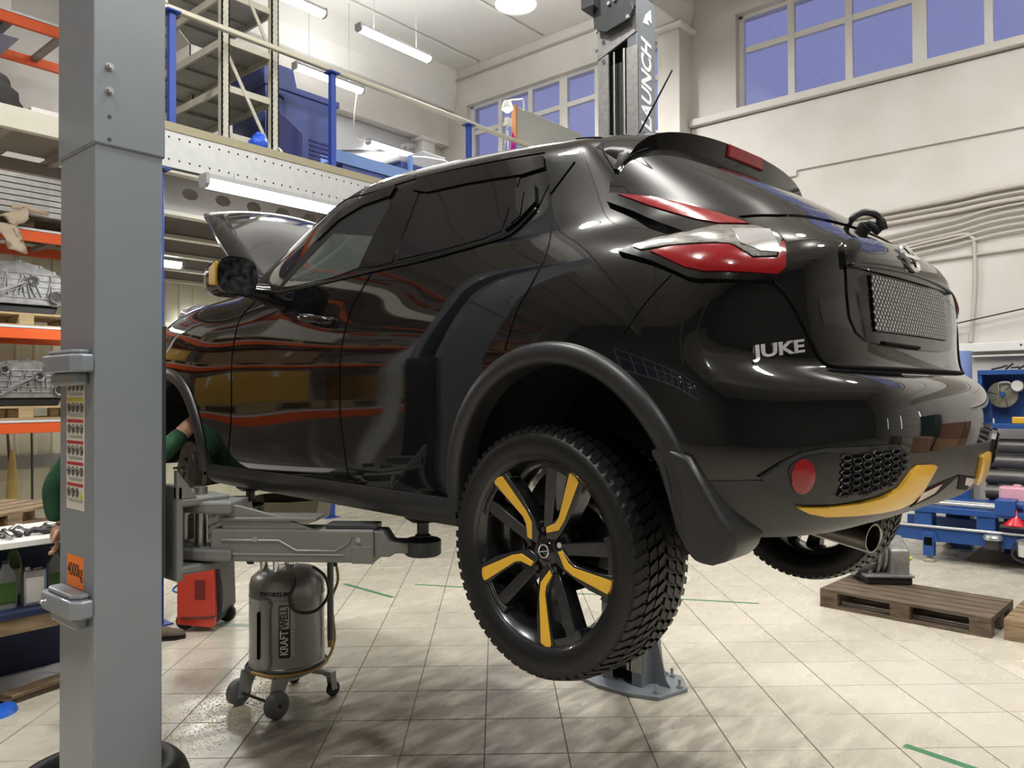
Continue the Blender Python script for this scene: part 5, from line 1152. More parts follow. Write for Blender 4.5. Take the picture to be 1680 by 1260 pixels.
bottle(1.47, 5.02, 'grey_bottle', 'oil_green', 'grey oil bottle with dark green label at the left picture edge', .27, .11)
bottle(1.545, 5.14, 'oil_green', 'oil_label', 'tall green-necked oil bottle behind the silver tin', .36, .08)
bottle(1.725, 5.02, 'grey_bottle', 'oil_green', 'grey oil bottle with green label next to the near post', .29, .10)
t = thing('tin_can', 'silver rectangular tin with printed front on the bench shelf', 'tin', (1.60, 4.99, .52)); MB().box((-.055, -.03, 0), (.055, .03, .2)).build('tin_body', mat('tin', (.55, .55, .54), .3, metal=.8, var=.3, scale=14), t, bevel=.005); MB().cyl((-.03, 0, .2), (-.03, 0, .22), .014, 12).build('spout', 'galv', t); MB().box((-.045, -.032, .02), (.045, -.03, .16)).build('print', 'white_card', t); MB().bar((0, 0, .205), (.045, 0, .205), .008, .008).build('handle', 'galv', t); MB().box((.056, -.03, 0), (.06, .03, .2)).build('blue_side', 'pale_blue', t)
r3 = random.Random(3)
for k in range(9):
    t = thing('metal_part', ('bent', 'twin-knobbed', 'dark twisted', 'long pale', 'stubby', 'curved black', 'flattened', 'dull cast', 'shiny short')[k] + ' steel part, ' + ('leftmost', 'second', 'third', 'fourth', 'fifth', 'sixth', 'seventh', 'eighth', 'rightmost')[k] + ' in the row on the workbench', 'metal part', (1.30 + .055 * k, 5.0 + .05 * (k % 3), .915), r3.random() * 3, 'steel parts on the workbench')
    P = smooth_path([(-.07, 0, .012), (-.02, .02, .03 + .02 * (k % 2)), (.03, -.01, .02), (.08, .01, .012)], 4); MB().tube(P, [.011 + .008 * abs(sin(i)) for i in range(len(P))], 7).build('link', 'steel' if k % 2 else 'cast_dark', t, smooth=60); MB().lathe([(.012, -.012), (.026, -.012), (.026, .012), (.012, .012)], (.085, .01, .013), n=12).build('eye', 'steel', t, smooth=40)
carton('parts_box', (1.86, 5.12, .915), (.13, .2, .15), mat('pink_card', rgb(170, 120, 100), .7), 'reddish carton on the bench beside the near post')
t = thing('bucket', 'white plastic bucket cut off by the left picture edge', 'bucket', (1.66, 5.72, 0)); MB().lathe([(0, .005), (.12, .0), (.15, .3), (.162, .3), (.162, .32), (.145, .32), (.115, .012), (0, .012)], n=28).build('pail', 'white_card', t, smooth=40); MB().tube([(.15 * cos(a), -.02 - .0 * a, .3 + .12 * sin(a)) for a in [pi * i / 12 for i in range(13)]], .004, 6).build('handle', 'galv', t)
t = thing('blue_lid', 'bright blue plastic lid on the floor at the left edge', 'lid', (1.36, 4.88, 0)); MB().lathe([(0, .03), (.09, .03), (.12, .022), (.13, 0), (.122, 0), (.115, .016), (0, .022)], n=32).build('disc', mat('vivid_blue', rgb(50, 110, 220), .3, coat=.5), t, smooth=40); MB().lathe([(0, .03), (.02, .03), (.022, .045), (0, .05)], n=12).build('knob', 'vivid_blue', t, smooth=40)
t = thing('scrap_plank', 'grey plank lying on the floor under the bench', 'plank', (1.75, 5.05, 0)); MB().at((0, 0, 0), .25).box((-.5, -.06, 0), (.5, .06, .03)).build('plank', 'wood_dark', t, bevel=.003); MB().at((0, 0, 0), .25).box((-.3, -.065, .03), (.2, .05, .05)).build('lath', 'wood', t, bevel=.003)
t = thing('paper_sheet', 'flat pale sheet lying on the tiles under the bench', 'sheet', (1.78, 5.3, 0)); MB().at((0, 0, 0), .3).box((-.4, -.25, 0), (.4, .25, .004)).build('sheet', mat('pale_sheet', rgb(212, 210, 208), .6), t); MB().at((.1, .05, 0), .7).box((-.1, -.1, .004), (.1, .1, .007)).build('corner_fold', 'pale_sheet', t)
# red charger, hose and rag by the blue column
t = thing('air_con_unit', 'red and black wheeled service unit behind the blue column', 'machine', (2.90, 5.50, 0), radians(-48))
MB().prism([(-.13, .06), (.13, .03), (.14, .1), (.125, .50), (-.13, .48)], -.17, -.10, 'XZ').build('front_panel', mat('unit_red', rgb(200, 62, 44), .35, coat=.3), t, bevel=.008)
MB().prism([(-.14, .05), (.14, .05), (.17, .12), (.16, .44), (.13, .56), (-.13, .53), (-.14, .45)], -.10, .22, 'XZ').build('housing', mat('unit_black', (.025, .025, .027), .45), t, bevel=.012)
MB().box((.0, -.174, .24), (.075, -.169, .38)).build('window', mat('unit_dark_red', rgb(110, 44, 36), .3), t, bevel=.003)
put_text('unit_lettering', 'TP9000YJF', .026, 'white_card', t, (-.02, -.1722, .465), (1, 0, 0), (0, 0, 1), .0005)
for x in (-.1, .14): MB().lathe([(0, -.02), (.03, -.025), (.06, -.022), (.068, 0), (.06, .022), (0, .02)], (x, -.09 if x < 0 else .1, .068), 'Y', 22).build('wheel', 'rubber', t, smooth=50)
MB().cyl((-.1, -.113, .068), (-.1, -.118, .068), .012, 10).build('hub_cap', 'white_card', t); MB().tube(smooth_path([(.14, -.1, .5), (.19, -.15, .3), (.17, -.17, .13), (0, -.18, .11), (-.1, -.178, .11)], 5), .005, 6).build('cable', 'lift_dark', t, smooth=60)
o = MB().tube(smooth_path([(2.72 + .1 * cos(i * 1.05) + .005 * i, 5.55 + .05 * sin(i * 1.05), .62 - .022 * i) for i in range(18)], 4), .007, 6).build('air_hose', 'vivid_blue', smooth=60); tag(o, 'coiled bright blue air hose hanging on the blue column', 'hose')
t = thing('work_shoe', 'worn brown and black shoe lying by the blue column foot', 'shoe', (2.545, 5.42, 0), -.6)
sh = MB(); vs = []; n = 12
for x, w, h0 in ((-.14, .03, .05), (-.12, .045, .09), (-.05, .048, .10), (.02, .05, .075), (.09, .052, .055), (.14, .035, .04), (.155, .01, .025)): vs += [(x, w * cos(2 * pi * j / n), .014 + h0 / 2 + h0 / 2 * sin(2 * pi * j / n)) for j in range(n)]
sh.add(vs, [(i * n + j, i * n + (j + 1) % n, (i + 1) * n + (j + 1) % n, (i + 1) * n + j) for i in range(6) for j in range(n)] + [tuple(range(n))]); sh.build('upper', mat('shoe_leather', rgb(96, 84, 70), .8), t, smooth=60)
MB().prism([(-.145, -.035), (-.02, -.045), (.1, -.052), (.16, -.02), (.16, .02), (.1, .052), (-.02, .045), (-.145, .035)], 0, .02).build('sole', 'rubber', t)
# black tyre lying flat on the floor by the near post
t = thing('hose_ring', 'thick black tyre lying flat on the floor at the near post foot', 'tyre', (1.31, 3.34, 0)); MB().lathe([(.27 + .1 * cos(a) * .8, .1 + .1 * sin(a)) for a in [2 * pi * i / 20 for i in range(21)]], n=64).build('casing', 'rubber', t, smooth=60); MB().lathe([(.20, .03), (.23, .035), (.235, .165), (.20, .17), (.20, .03)], n=48).build('rim', 'lift_dark', t, smooth=40)
# ------------------------------------------------------------------ waste oil drainer under the car
mat('tank_grey', rgb(168, 170, 167), .32, metal=.55, var=.12, scale=5); mat('amber_hose', rgb(196, 160, 96), .35)
TK = thing('oil_drainer', 'grey wheeled oil drain tank with vertical lettering under the lift arm', 'tank', (2.50, 3.80, 0), radians(-85))
R = .205
MB().lathe([(0, .13), (.08, .13), (.16, .17), (R, .20), (R + .004, .205), (R + .004, .235), (R, .24), (R, .60), (R + .003, .605), (R, .61), (R, .66), (R - .01, .70), (R - .05, .735), (.08, .752), (0, .755)], n=48).build('vessel', 'tank_grey', TK, smooth=35)
MB().lathe([(R + .012, .20), (R + .024, .21), (R + .012, .222)], n=40).build('bumper_ring', 'lift_dark', TK, smooth=60)
# frame: local -Y faces the camera
for s, nm in ((-1, 'l'), (1, 'r')):
    x = s * .165; MB().lathe([(0, -.018), (.02, -.03), (.062, -.026), (.07, -.018), (.07, .018), (.062, .026), (.02, .03), (0, .018)], (x, -.20, .072), 'X', 28).build('wheel', mat('wheel_grey', rgb(96, 97, 96), .5), TK, smooth=40)
    mb = MB()
    for sd in (-1, 1):
        for k in range(6):
            a = k * pi / 3; mb.sphere((x + sd * .024, -.20 + .04 * cos(a), .072 + .04 * sin(a)), .011, 8, 5, (.35, 1, 1))
    mb.build('wheel_hole', 'gap_black', TK, smooth=180)
    MB().prism([(-.23, .05), (-.17, .05), (-.10, .17), (-.10, .22), (-.2, .2)], s * .135 - .008, s * .135 + .008, 'YZ').build('wheel_bracket', 'tank_grey', TK)
MB().cyl((-.2, -.2, .072), (.2, -.2, .072), .008, 10).build('axle', 'rust', TK)
for s in (1,): 
    MB().prism([(-.03, -.02), (.03, -.02), (.03, .02), (-.03, .02)], .115, .145).build('caster_plate', 'galv', TK, loc=(.16, .17, 0))
    mb = MB(); mb.lathe([(0, -.012), (.04, -.012), (.042, 0), (.04, .012), (0, .012)], (.17, .185, .042), 'X', 20); mb.build('caster', 'rubber', TK, smooth=40); MB().prism([(.165, .04), (.205, .04), (.19, .12), (.15, .12)], .152, .156, 'YZ').build('caster_fork', 'galv', TK); MB().prism([(.165, .04), (.205, .04), (.19, .12), (.15, .12)], .184, .188, 'YZ').build('caster_fork', 'galv', TK)
    MB().bar((0.08, .08, .16), (.17, .18, .13), .04, .02).build('caster_arm', 'tank_grey', TK)
mb = MB(); mb.lathe([(0, -.012), (.04, -.012), (.042, 0), (.04, .012), (0, .012)], (-.17, .185, .042), 'X', 20); mb.build('caster', 'rubber', TK, smooth=40); MB().prism([(.165, .04), (.205, .04), (.19, .14), (.15, .14)], -.188, -.184, 'YZ').build('caster_fork', 'galv', TK); MB().bar((-.08, .08, .16), (-.17, .18, .13), .04, .02).build('caster_arm', 'tank_grey', TK)
AO = 1.08
def on_tank(a, z, r=R):
    a += AO
    return Vector((r * sin(a), -r * cos(a), z))
# sight-glass column on the left
mb = MB(); P = []
for z, a, rr in ((.245, -.72, .018), (.28, -.72, .03), (.32, -.72, .022), (.55, -.72, .022), (.59, -.72, .034), (.62, -.72, .018)): P.append((on_tank(a, z, R + .012), rr))
mb.tube([p for p, _ in P], [r for _, r in P], 12); mb.build('level_gauge', mat('gauge_grey', rgb(176, 178, 174), .4), TK, smooth=60)
MB().tube([on_tank(-.98, .29, R + .003), on_tank(-.98, .54, R + .003)], .009, 8).build('gauge_slot', 'gap_black', TK)
def wrap_text(name, txt, size, m, a0, z0, vertical, r=R + .0015, sx=1., bold=0.):
    me = text_mesh(txt, size, .0004, bold)
    for v in me.vertices:
        if vertical: a = a0 - v.co.y / R; z = z0 + v.co.x * sx
        else: a = a0 + v.co.x * sx / R; z = z0 + v.co.y
        p = on_tank(a, z, r + v.co.z); v.co = p
    return link(name, me, m, TK)
def wrap_rect(name, a0, a1, z0, z1, m, r=R + .0008, parent=None, rad=.008):
    n = 10; vs = []; fs = []
    for i in range(n + 1):
        a = a0 + (a1 - a0) * i / n; e = rad * (1 - sqrt(max(0, 1 - (1 - min(1, min(i, n - i) * (a1 - a0) * R / n / rad)) ** 2)))
        vs += [on_tank(a, z0 + e, r), on_tank(a, z1 - e, r)]
    fs = [(2 * i, 2 * i + 2, 2 * i + 3, 2 * i + 1) for i in range(n)]
    o = MB().add(vs, fs).build(name, m, parent or TK); so = o.modifiers.new('s', 'SOLIDIFY'); so.thickness = .0006; return o
wrap_rect('lettering_plate', -.40, -.10, .30, .583, 'black_print'); wrap_rect('lettering_field', -.375, -.125, .456, .576, 'tank_grey', R + .0016, rad=.006)
wrap_text('lettering', 'KRAFT', .058, 'white_print', -.25, .381, True, sx=.76, r=R + .002, bold=.0014)
wrap_text('lettering', 'WELL', .058, 'black_print', -.25, .516, True, sx=.73, r=R + .0024, bold=.0014)
wrap_text('lettering', 'AUTOMOTIVE EQUIPMENT', .0215, 'white_print', -.03, .44, True, sx=1.02)
wrap_text('lettering', 'KW1832.80', .031, 'black_print', -.52, .672 - .03, False, sx=1.12, bold=.0014)
MB().tube(smooth_path([on_tank(.05, .735, R - .06), on_tank(.0, .70, R + .02), on_tank(-.12, .62, R + .03), on_tank(.05, .55, R + .03), on_tank(.5, .54, R + .04), on_tank(.95, .60, R + .04), on_tank(.95, .70, R + .02), on_tank(.8, .76, R - .04)], 6), .009, 8).build('hose', 'lift_dark', TK, smooth=60)
MB().cyl(on_tank(1.2, .33, R + .035), on_tank(1.2, .86, R + .035), .018, 14).build('suction_tube', mat('tube_grey', rgb(112, 112, 110), .4, metal=.4), TK, smooth=50); MB().cyl(on_tank(1.2, .29, R + .035), on_tank(1.2, .335, R + .035), .016, 12).build('tube_tip', 'amber_hose', TK, smooth=50)
MB().tube(smooth_path([on_tank(1.3, .77, R + .06), on_tank(1.3, .66, R + .075), on_tank(1.28, .55, R + .04), on_tank(1.3, .42, R + .05), on_tank(1.32, .32, R + .055), on_tank(1.1, .24, R + .03), on_tank(.5, .215, R + .028), on_tank(-.4, .213, R + .028), on_tank(-1.1, .22, R + .028)], 6), .008, 8).build('drain_hose', 'amber_hose', TK, smooth=60)
MB().cyl(on_tank(1.3, .74, R + .055), on_tank(1.3, .83, R + .03), .02, 12).build('hose_grip', 'lift_dark', TK, smooth=50)
mb = MB(); mb.cyl((-.1, -.08, .74), (-.1, -.08, .80), .022, 14); mb.cyl((-.1, -.08, .785), (-.16, -.11, .785), .012, 10); mb.build('valve', 'chrome', TK, smooth=50); MB().cyl((.03, -.1, .74), (.03, -.1, .80), .016, 12).build('nipple', 'chrome', TK, smooth=50); MB().cyl((.0, .02, .75), (.0, .02, .88), .03, 16).build('riser_socket', 'chrome', TK, smooth=50)
MB().cyl((-.16, -.11, .785), (-.185, -.122, .785), .024, 12).build('valve_knob', 'unit_black', TK, smooth=50)
mb = MB(); mb.cyl((0, .02, .86), (0, .02, .98), .022, 14); mb.build('riser', 'galv', TK, smooth=50)
# wide funnel bowl on the riser, under the engine
vs = []; n = 24
for (r, z) in ((.03, .98), (.12, .99), (.22, 1.03), (.245, 1.14), (.24, 1.14), (.21, 1.04), (.10, 1.0)): vs.append((r, z))
MB().lathe(vs, (0, .02, 0), n=10).build('drip_bowl', mat('bowl_grey', rgb(150, 142, 118), .45, metal=.2, var=.25, scale=6), TK, smooth=20)
MB().lathe([(.05, .93), (.06, .94), (.06, .98), (.05, .99)], (0, .02, 0), n=20).build('bowl_neck', 'bowl_grey', TK, smooth=40)
# wet oily absorbent spread on the tiles
o = MB(); r4 = random.Random(5)
for k in range(2600):
    a = r4.gauss(0, 1); b = r4.gauss(0, 1); x = 2.30 + .30 * a + .08 * b; y = 3.95 + .20 * b + .10 * a
    s_ = r4.uniform(.002, .006); o.at((x, y, 0), r4.random() * 3).add([(-s_, 0, .0004), (s_ * .4, -s_ * .7, .0004), (s_, 0, .0006), (0, s_ * .7, .003)], [(0, 1, 3), (1, 2, 3), (2, 0, 3)])
o = o.build('absorbent_grains', mat('sawdust', rgb(205, 180, 110), .9)); tag(o, 'yellowish absorbent grains scattered on the tiles by the tank', 'grains', kind='stuff')
# green tape marks and chips on the floor
for k, (a, b, w) in enumerate((((4.10, .99), (4.02, .55), .045), ((4.36, 5.72), (4.33, 5.02), .04), ((2.99, 5.45), (3.17, 5.15), .07), ((4.75, 5.2), (6.1, 2.55), .03))):
    o = MB().bar((*a, .0006), (*b, .0006), w, .0012).build('floor_tape', mat('tape_green', rgb(66, 122, 86), .5) if k != 2 else mat('tape_grey', rgb(150, 164, 150), .5)); tag(o, ('short green tape strip on the tiles at the lower right', 'long pale green tape line beyond the drain tank', 'greyish tape piece beside the red service unit', 'long green tape line running towards the right rear wheel')[k], 'tape')
# ------------------------------------------------------------------ right side: pallets, gearbox, blue test bench, wall services
P1 = make_pallet('dark weathered wooden pallet carrying the gearbox beside the rear wheel', (6.62, 1.52, 0), radians(86), 'wood_dark', 1.2, .66)
for y, nm in ((.53, 'stamp'), (-.53, 'stamp')):
    me = text_mesh('EPAL', .034, .0006)
    for v in me.vertices: v.co = Vector((y - v.co.x * 1. * -1, .3303 + 0, .061 + v.co.y)) if False else Vector((y - v.co.x, .3306, .061 + v.co.y))
    link('stamp', me, mat('burn_mark', rgb(84, 62, 44), .8), P1)
    MB().tube([(y + .055 * cos(2 * pi * i / 24), .3303, .061 + .026 * sin(2 * pi * i / 24)) for i in range(24)], .0015, 4, True).build('stamp_ring', 'burn_mark', P1)
make_pallet('brown wooden pallet cut off by the right picture edge', (6.58, .26, 0), radians(87), 'wood', 1.2, .66)
# gearbox on the pallet: bell housing seen end on
G = thing('gearbox', 'ribbed cast aluminium gearbox standing on the dark floor pallet', 'gearbox', (6.90, 1.90, .146), radians(35))
G.scale = (1.28, 1.28, 1.28)
MB().lathe([(0, -.14), (.06, -.14), (.08, -.12), (.12, -.10), (.15, -.02), (.165, .06), (.175, .10), (.175, .125), (0, .125)], (0.02, 0, .20), 'Y', 20).build('bell_housing', 'cast_alu', G, smooth=25)
MB().prism([(-.15, .04), (.12, .04), (.16, .12), (.14, .24), (-.02, .30), (-.16, .22)], -.18, -.06, 'XZ').build('case', 'cast_alu', G, bevel=.015)
mb = MB()
for k in range(14):
    a = 2 * pi * k / 14; mb.bar((.02 + .06 * cos(a), -.15, .2 + .06 * sin(a)), (.02 + .165 * cos(a), .06, .2 + .165 * sin(a)), .012, .03, (0, 1, 0))
for k in range(3): mb.lathe([(.10 + .03 * k, -.12 + .05 * k), (.135 + .025 * k, -.10 + .05 * k), (.13 + .025 * k, -.085 + .05 * k)], (.02, 0, .2), 'Y', 20)
mb.build('ribs', 'cast_alu', G)
MB().box((-.14, -.2, .0), (.13, .08, .05)).build('sump', 'cast_dark', G, bevel=.01); MB().box((-.17, -.2, .05), (.15, .1, .065)).build('sump_flange', 'cast_alu', G, bevel=.003)
for x, z in ((-.1, .16), (-.06, .12)): MB().sphere((x, -.2, z), .014, 10, 8).build('plug', mat('plug_yellow', rgb(220, 225, 60), .4), G, smooth=180)
MB().cyl((-.02, -.19, .17), (.03, -.19, .17), .014, 10).build('sensor', 'white_card', G); MB().tube(smooth_path([(.0, 0, .36), (.02, .0, .41), (.06, .02, .42), (.08, .02, .39)], 4), .013, 8).build('bracket', 'cast_dark', G, smooth=60)
t = thing('cast_housing', 'grey cast casing at the right picture edge on the second pallet', 'casting', (6.82, .62, .146)); MB().lathe([(0, 0), (.12, 0), (.13, .05), (.11, .26), (.07, .3), (0, .3)], n=18).build('casing', 'cast_alu', t, smooth=25); MB().lathe([(.13, .05), (.15, .06), (.15, .08), (.12, .09)], n=18).build('flange', 'cast_alu', t)
# blue brake/engine test bench
mat('bench_mid_blue', rgb(28, 74, 142), .4, var=.12, scale=5, coat=.2); mat('silver', rgb(196, 198, 200), .28, metal=.85)
B2 = thing('test_bench', 'long royal blue steel test bench with silver rails by the wall', 'bench', (8.7, 0, 0))
MB().box((0, -1.5, .21), (.08, 2.25, .34)).build('lower_beam', 'bench_mid_blue', B2, bevel=.006); MB().box((.85, -1.5, .21), (.93, 2.25, .34)).build('lower_beam', 'bench_mid_blue', B2, bevel=.006)
MB().cyl((-.02, -1.5, .36), (-.02, 2.2, .36), .016, 10).build('conduit_rail', 'silver', B2, smooth=60)
for y in (1.85, .2, -1.3):
    for x in (.0, .9):
        mb = MB(); mb.box((x - .03, y - .05, .06), (x + .06, y + .05, .30)); mb.build('leg', 'bench_mid_blue', B2, bevel=.004); MB().box((x - .034, y - .036, .17), (x - .028, y + .036, .25)).build('leg_opening', 'gap_black', B2); MB().lathe([(0, 0), (.06, 0), (.06, .02), (.04, .035), (.02, .04), (.02, .07), (0, .07)], (x + .015, y, 0), n=16).build('foot', mat('foot_beige', rgb(150, 140, 124), .6), B2, smooth=40)
    MB().prism([(y - .09, .21), (y + .09, .21), (y + .06, .31), (y - .06, .31)], -.02, .0, 'YZ').build('leg_gusset', 'bench_mid_blue', B2)
for y in (1.9, 1.35, .7, -.2): MB().box((.0, y - .08, .34), (.2, y + .08, .50)).build('riser_block', 'bench_mid_blue', B2, bevel=.01)
MB().box((-.02, -1.5, .50), (.9, 2.2, .56)).build('table_frame', 'bench_mid_blue', B2, bevel=.005)
for x in (.02, .14): MB().cyl((x, 1.25, .60), (x, 2.15, .60), .024, 14).build('slide_rail', 'silver', B2, smooth=60)
MB().box((-.04, 1.10, .53), (.22, 1.27, .68)).build('slide_head', 'bench_mid_blue', B2, bevel=.008); MB().cyl((.1, 1.1, .62), (.1, 1.05, .62), .045, 16).build('hand_wheel', 'bench_mid_blue', B2)
MB().box((-.1, .2, .425), (.25, 1.22, .445)).build('drip_tray', mat('tray_dark', rgb(70, 66, 60), .5), B2, bevel=.004)
t = thing('oil_filter', 'black canister filter hanging under the blue bench', 'filter', (8.62, 1.28, .21)); MB().lathe([(0, 0), (.06, 0), (.065, .01), (.065, .09), (0, .09)], n=20).build('canister', 'unit_black', t, smooth=40); MB().lathe([(0, .09), (.085, .09), (.085, .115), (.07, .13), (0, .13)], n=20).build('head', 'silver', t, smooth=40)
t = thing('oil_filter', 'white canister filter with hose under the blue bench', 'filter', (8.62, 1.02, .17)); MB().lathe([(0, 0), (.055, 0), (.06, .012), (.06, .13), (0, .13)], n=20).build('canister', 'white_card', t, smooth=40); MB().lathe([(0, .13), (.075, .13), (.075, .15), (0, .17)], n=20).build('head', 'silver', t, smooth=40); MB().tube(smooth_path([(-.03, .08, .12), (-.03, .1, .0), (-.03, .0, -.05), (-.02, -.25, -.04)], 5), .01, 6).build('hose', 'unit_black', t, smooth=60)
t = thing('funnel', 'red plastic funnel standing upside down on the bench tray', 'funnel', (8.70, 1.10, .445)); MB().lathe([(.105, 0), (.10, .01), (.025, .085), (.012, .15), (.008, .15), (.02, .085), (.095, .006)], n=24).build('cone', mat('funnel_red', rgb(196, 20, 40), .3, coat=.5), t, smooth=60); MB().lathe([(.10, 0), (.112, 0), (.112, .008), (.10, .008)], n=24).build('lip', 'funnel_red', t)
t = thing('canister', 'pale pink plastic canister on the blue bench', 'canister', (8.98, 1.12, .56)); MB().prism(rpoly(.22, .3, .05), 0, .22).build('tank', mat('pink', rgb(214, 160, 174), .4), t, bevel=.01, smooth=40); MB().cyl((0, 0, .22), (0, 0, .245), .035, 14).build('cap', 'pink', t)
t = thing('floor_mat', 'brown hardboard sheet on the floor under the blue bench', 'mat', (9.0, .9, 0)); MB().box((-.1, -1.6, 0), (1.2, .68, .006)).build('sheet', mat('hardboard', rgb(124, 108, 82), .6, var=.1, scale=6), t); MB().box((-.1, -1.6, .006), (-.08, .68, .009)).build('edge', 'hardboard', t)
# instrument cabinet over it, with fan disc, gauge and small things
C2 = thing('instrument_cabinet', 'open blue steel cabinet with fan disc and gauge on the wall', 'cabinet', (9.55, 0, 0))
mb = MB(); mb.box((.30, -1.2, 1.36), (.34, 1.52, 1.93)); mb.build('back_plate', 'bench_mid_blue', C2); MB().box((-.02, -1.2, 1.90), (.34, 1.54, 1.95)).build('top_plate', 'bench_mid_blue', C2, bevel=.004); MB().box((-.02, -1.2, 1.33), (.34, 1.54, 1.38)).build('bottom_plate', 'bench_mid_blue', C2, bevel=.004); MB().box((0, 1.50, 1.36), (.34, 1.54, 1.93)).build('side_plate', 'bench_mid_blue', C2)
for y in (1.45, -1.1): MB().box((.25, y - .04, 0), (.33, y + .04, 1.36)).build('leg', 'bench_mid_blue', C2)
MB().lathe([(0, -.02), (.05, -.02), (.14, -.008), (.145, .0), (.14, .008), (0, .01)], (.14, 1.33, 1.69), 'X', 32).build('fan_disc', mat('fan_steel', rgb(150, 150, 136), .35, metal=.6, var=.4, scale=10), C2, smooth=50)
for k in range(9):
    a = 2 * pi * k / 9; MB().bar((.118, 1.33 + .05 * cos(a), 1.69 + .05 * sin(a)), (.13, 1.33 + .135 * cos(a + .2), 1.69 + .135 * sin(a + .2)), .006, .014, (1, 0, 0)).build('fan_rib', 'cast_dark' if k % 3 == 0 else 'fan_steel', C2)
MB().lathe([(0, -.03), (.025, -.028), (.03, 0), (0, 0)], (.12, 1.33, 1.69), 'X', 16).build('fan_hub', 'bench_mid_blue', C2, smooth=50)
MB().tube(smooth_path([(.1, 1.36, 1.73), (.08, 1.36, 1.80), (.08, 1.33, 1.82), (.08, 1.27, 1.82), (.08, 1.24, 1.79)], 4), .008, 8).build('pipe_hook', 'silver', C2, smooth=60)
MB().lathe([(0, 0), (.055, 0), (.065, .01), (.065, .05), (0, .05)], (.06, 1.19, 1.78), 'X', 24).build('gauge', 'silver', C2, smooth=40); MB().lathe([(0, -.002), (.054, -.002), (.054, .001), (0, .001)], (.06, 1.19, 1.78), 'X', 24).build('gauge_face', 'white_card', C2)
t = thing('yellow_case', 'small yellow plastic case in the open blue cabinet', 'case', (9.66, 1.14, 1.382)); MB().box((-.06, -.12, 0), (.06, .1, .07)).build('case_body', 'yellow_trim', t, bevel=.008); MB().box((-.03, -.03, .07), (.03, .03, .085)).build('handle', 'unit_black', t)
t = thing('spray_tin', 'small white pot beside the fan disc in the blue cabinet', 'pot', (9.62, 1.42, 1.382)); MB().lathe([(0, 0), (.022, 0), (.022, .045), (.015, .05), (0, .05)], n=14).build('pot', 'white_card', t, smooth=40); MB().cyl((0, 0, .05), (0, 0, .06), .012, 10).build('lid', 'unit_black', t)
t = thing('clutter', 'heap of small dark tools on top of the blue cabinet', 'tools', (9.7, 1.2, 1.95))
for k in range(9): MB().bar((-.05 + .02 * (k % 3), .22 - .06 * k, .01 + .012 * (k % 2)), (.03, .15 - .055 * k, .03 + .02 * (k % 3)), .02, .016).build('tool', 'unit_black', t)
# thick grey ducts stacked behind the bench
for k in range(5):
    z = .56 + k * .165
    if z > 1.2: break
    t = thing('duct_roll', ('lowest', 'second lowest', 'middle', 'second highest', 'topmost')[k] + ' dark grey steel pipe of the stack behind the blue bench', 'pipe', (9.74, 0, z + .08), 0, 'grey pipes stacked behind the bench')
    MB().lathe([(.06, -1.4), (.08, -1.4), (.08, 1.50), (.06, 1.50)], (0, 0, 0), 'Y', 24).build('pipe', mat('duct_grey', rgb(104, 100, 96), .4, metal=.5, var=.2, scale=4), t, smooth=50)
    for y in (1.1, -.2): MB().lathe([(.082, y - .01), (.085, y - .01), (.085, y + .01), (.082, y + .01)], (0, 0, 0), 'Y', 24).build('strap', 'duct_grey', t, smooth=50)
for y in (1.3, -1.2): 
    o = thing('pipe_trestle', ('blue trestle post carrying the grey pipes, end in view' if y > 0 else 'blue trestle post carrying the grey pipes, far right'), 'trestle', (9.74, y, 0)); MB().box((-.1, -.03, 0), (.1, .03, .56)).build('post', 'bench_mid_blue', o); MB().box((-.14, -.05, 0), (.14, .05, .02)).build('foot', 'bench_mid_blue', o)
t = thing('paper_roll', 'light blue paper roll standing above the bench by the wall', 'roll', (9.75, 1.76, 0)); MB().cyl((0, 0, 1.50), (0, 0, 2.17), .135, 28).build('roll', mat('roll_blue', rgb(126, 146, 200), .6), t, smooth=40); MB().box((-.12, -.12, 0), (.12, .12, 1.5)).build('stand', 'bench_mid_blue', t, bevel=.01)
t = thing('wall_rail', 'white aluminium rail fixed along the wall above the bench', 'rail', (XW - .05, 0, 2.23)); MB().box((-.06, -2, -.05), (.05, 3.0, .05)).build('profile', 'frame_white', t, bevel=.006); MB().box((-.05, .4, -.11), (.05, 1.7, -.09)).build('bracket', 'wall_paint', t)
for y in (1.22, -.2): MB().at((-.06, y, .01)).cyl((0, 0, 0), (-.004, 0, 0), .012, 10).build('screw', 'unit_black', t)
t = thing('wall_wire', 'thin wire with clamp strung along the wall over the bench', 'wire', (XW - .1, 0, 2.5)); MB().tube([(0, 2.3, -.02), (0, 1.95, .0), (0, 1.2, .14), (0, -1, .55)], .008, 6).build('wire', 'unit_black', t); mb = MB(); mb.box((-.02, 1.9, -.03), (.02, 2.02, .03)); mb.cyl((0, 1.92, .1), (0, 1.92, -.12), .008, 6); mb.tube(smooth_path([(0, 1.92, -.03), (-.02, 1.86, -.06), (0, 1.9, -.16)], 4), .014, 6); mb.build('clamp', 'unit_black', t)
mat('conduit_grey', rgb(186, 180, 170), .5)
for k in range(8):
    zz = 4.02 - k * .075; sag = .10 if k < 3 else .22
    o = MB().tube(smooth_path([(XW - .04, 3.4, zz - sag), (XW - .04, 2.7, zz - sag * .7), (XW - .04, 1.9, zz - (.03 if k < 3 else .06)), (XW - .04, 1.1, zz + (.02 if k < 3 else .04)), (XW - .04, -1.5, zz + .05), (XW - .04, -5, zz + .05)], 6), .028 if k in (0, 2) else .016, 8).build('wall_cable', 'conduit_grey', smooth=60)
    tag(o, ('first', 'second', 'third', 'fourth', 'fifth', 'sixth', 'seventh', 'lowest')[k] + ' cable from the top in the bundle along the wall', 'cable', 'cables along the window wall')
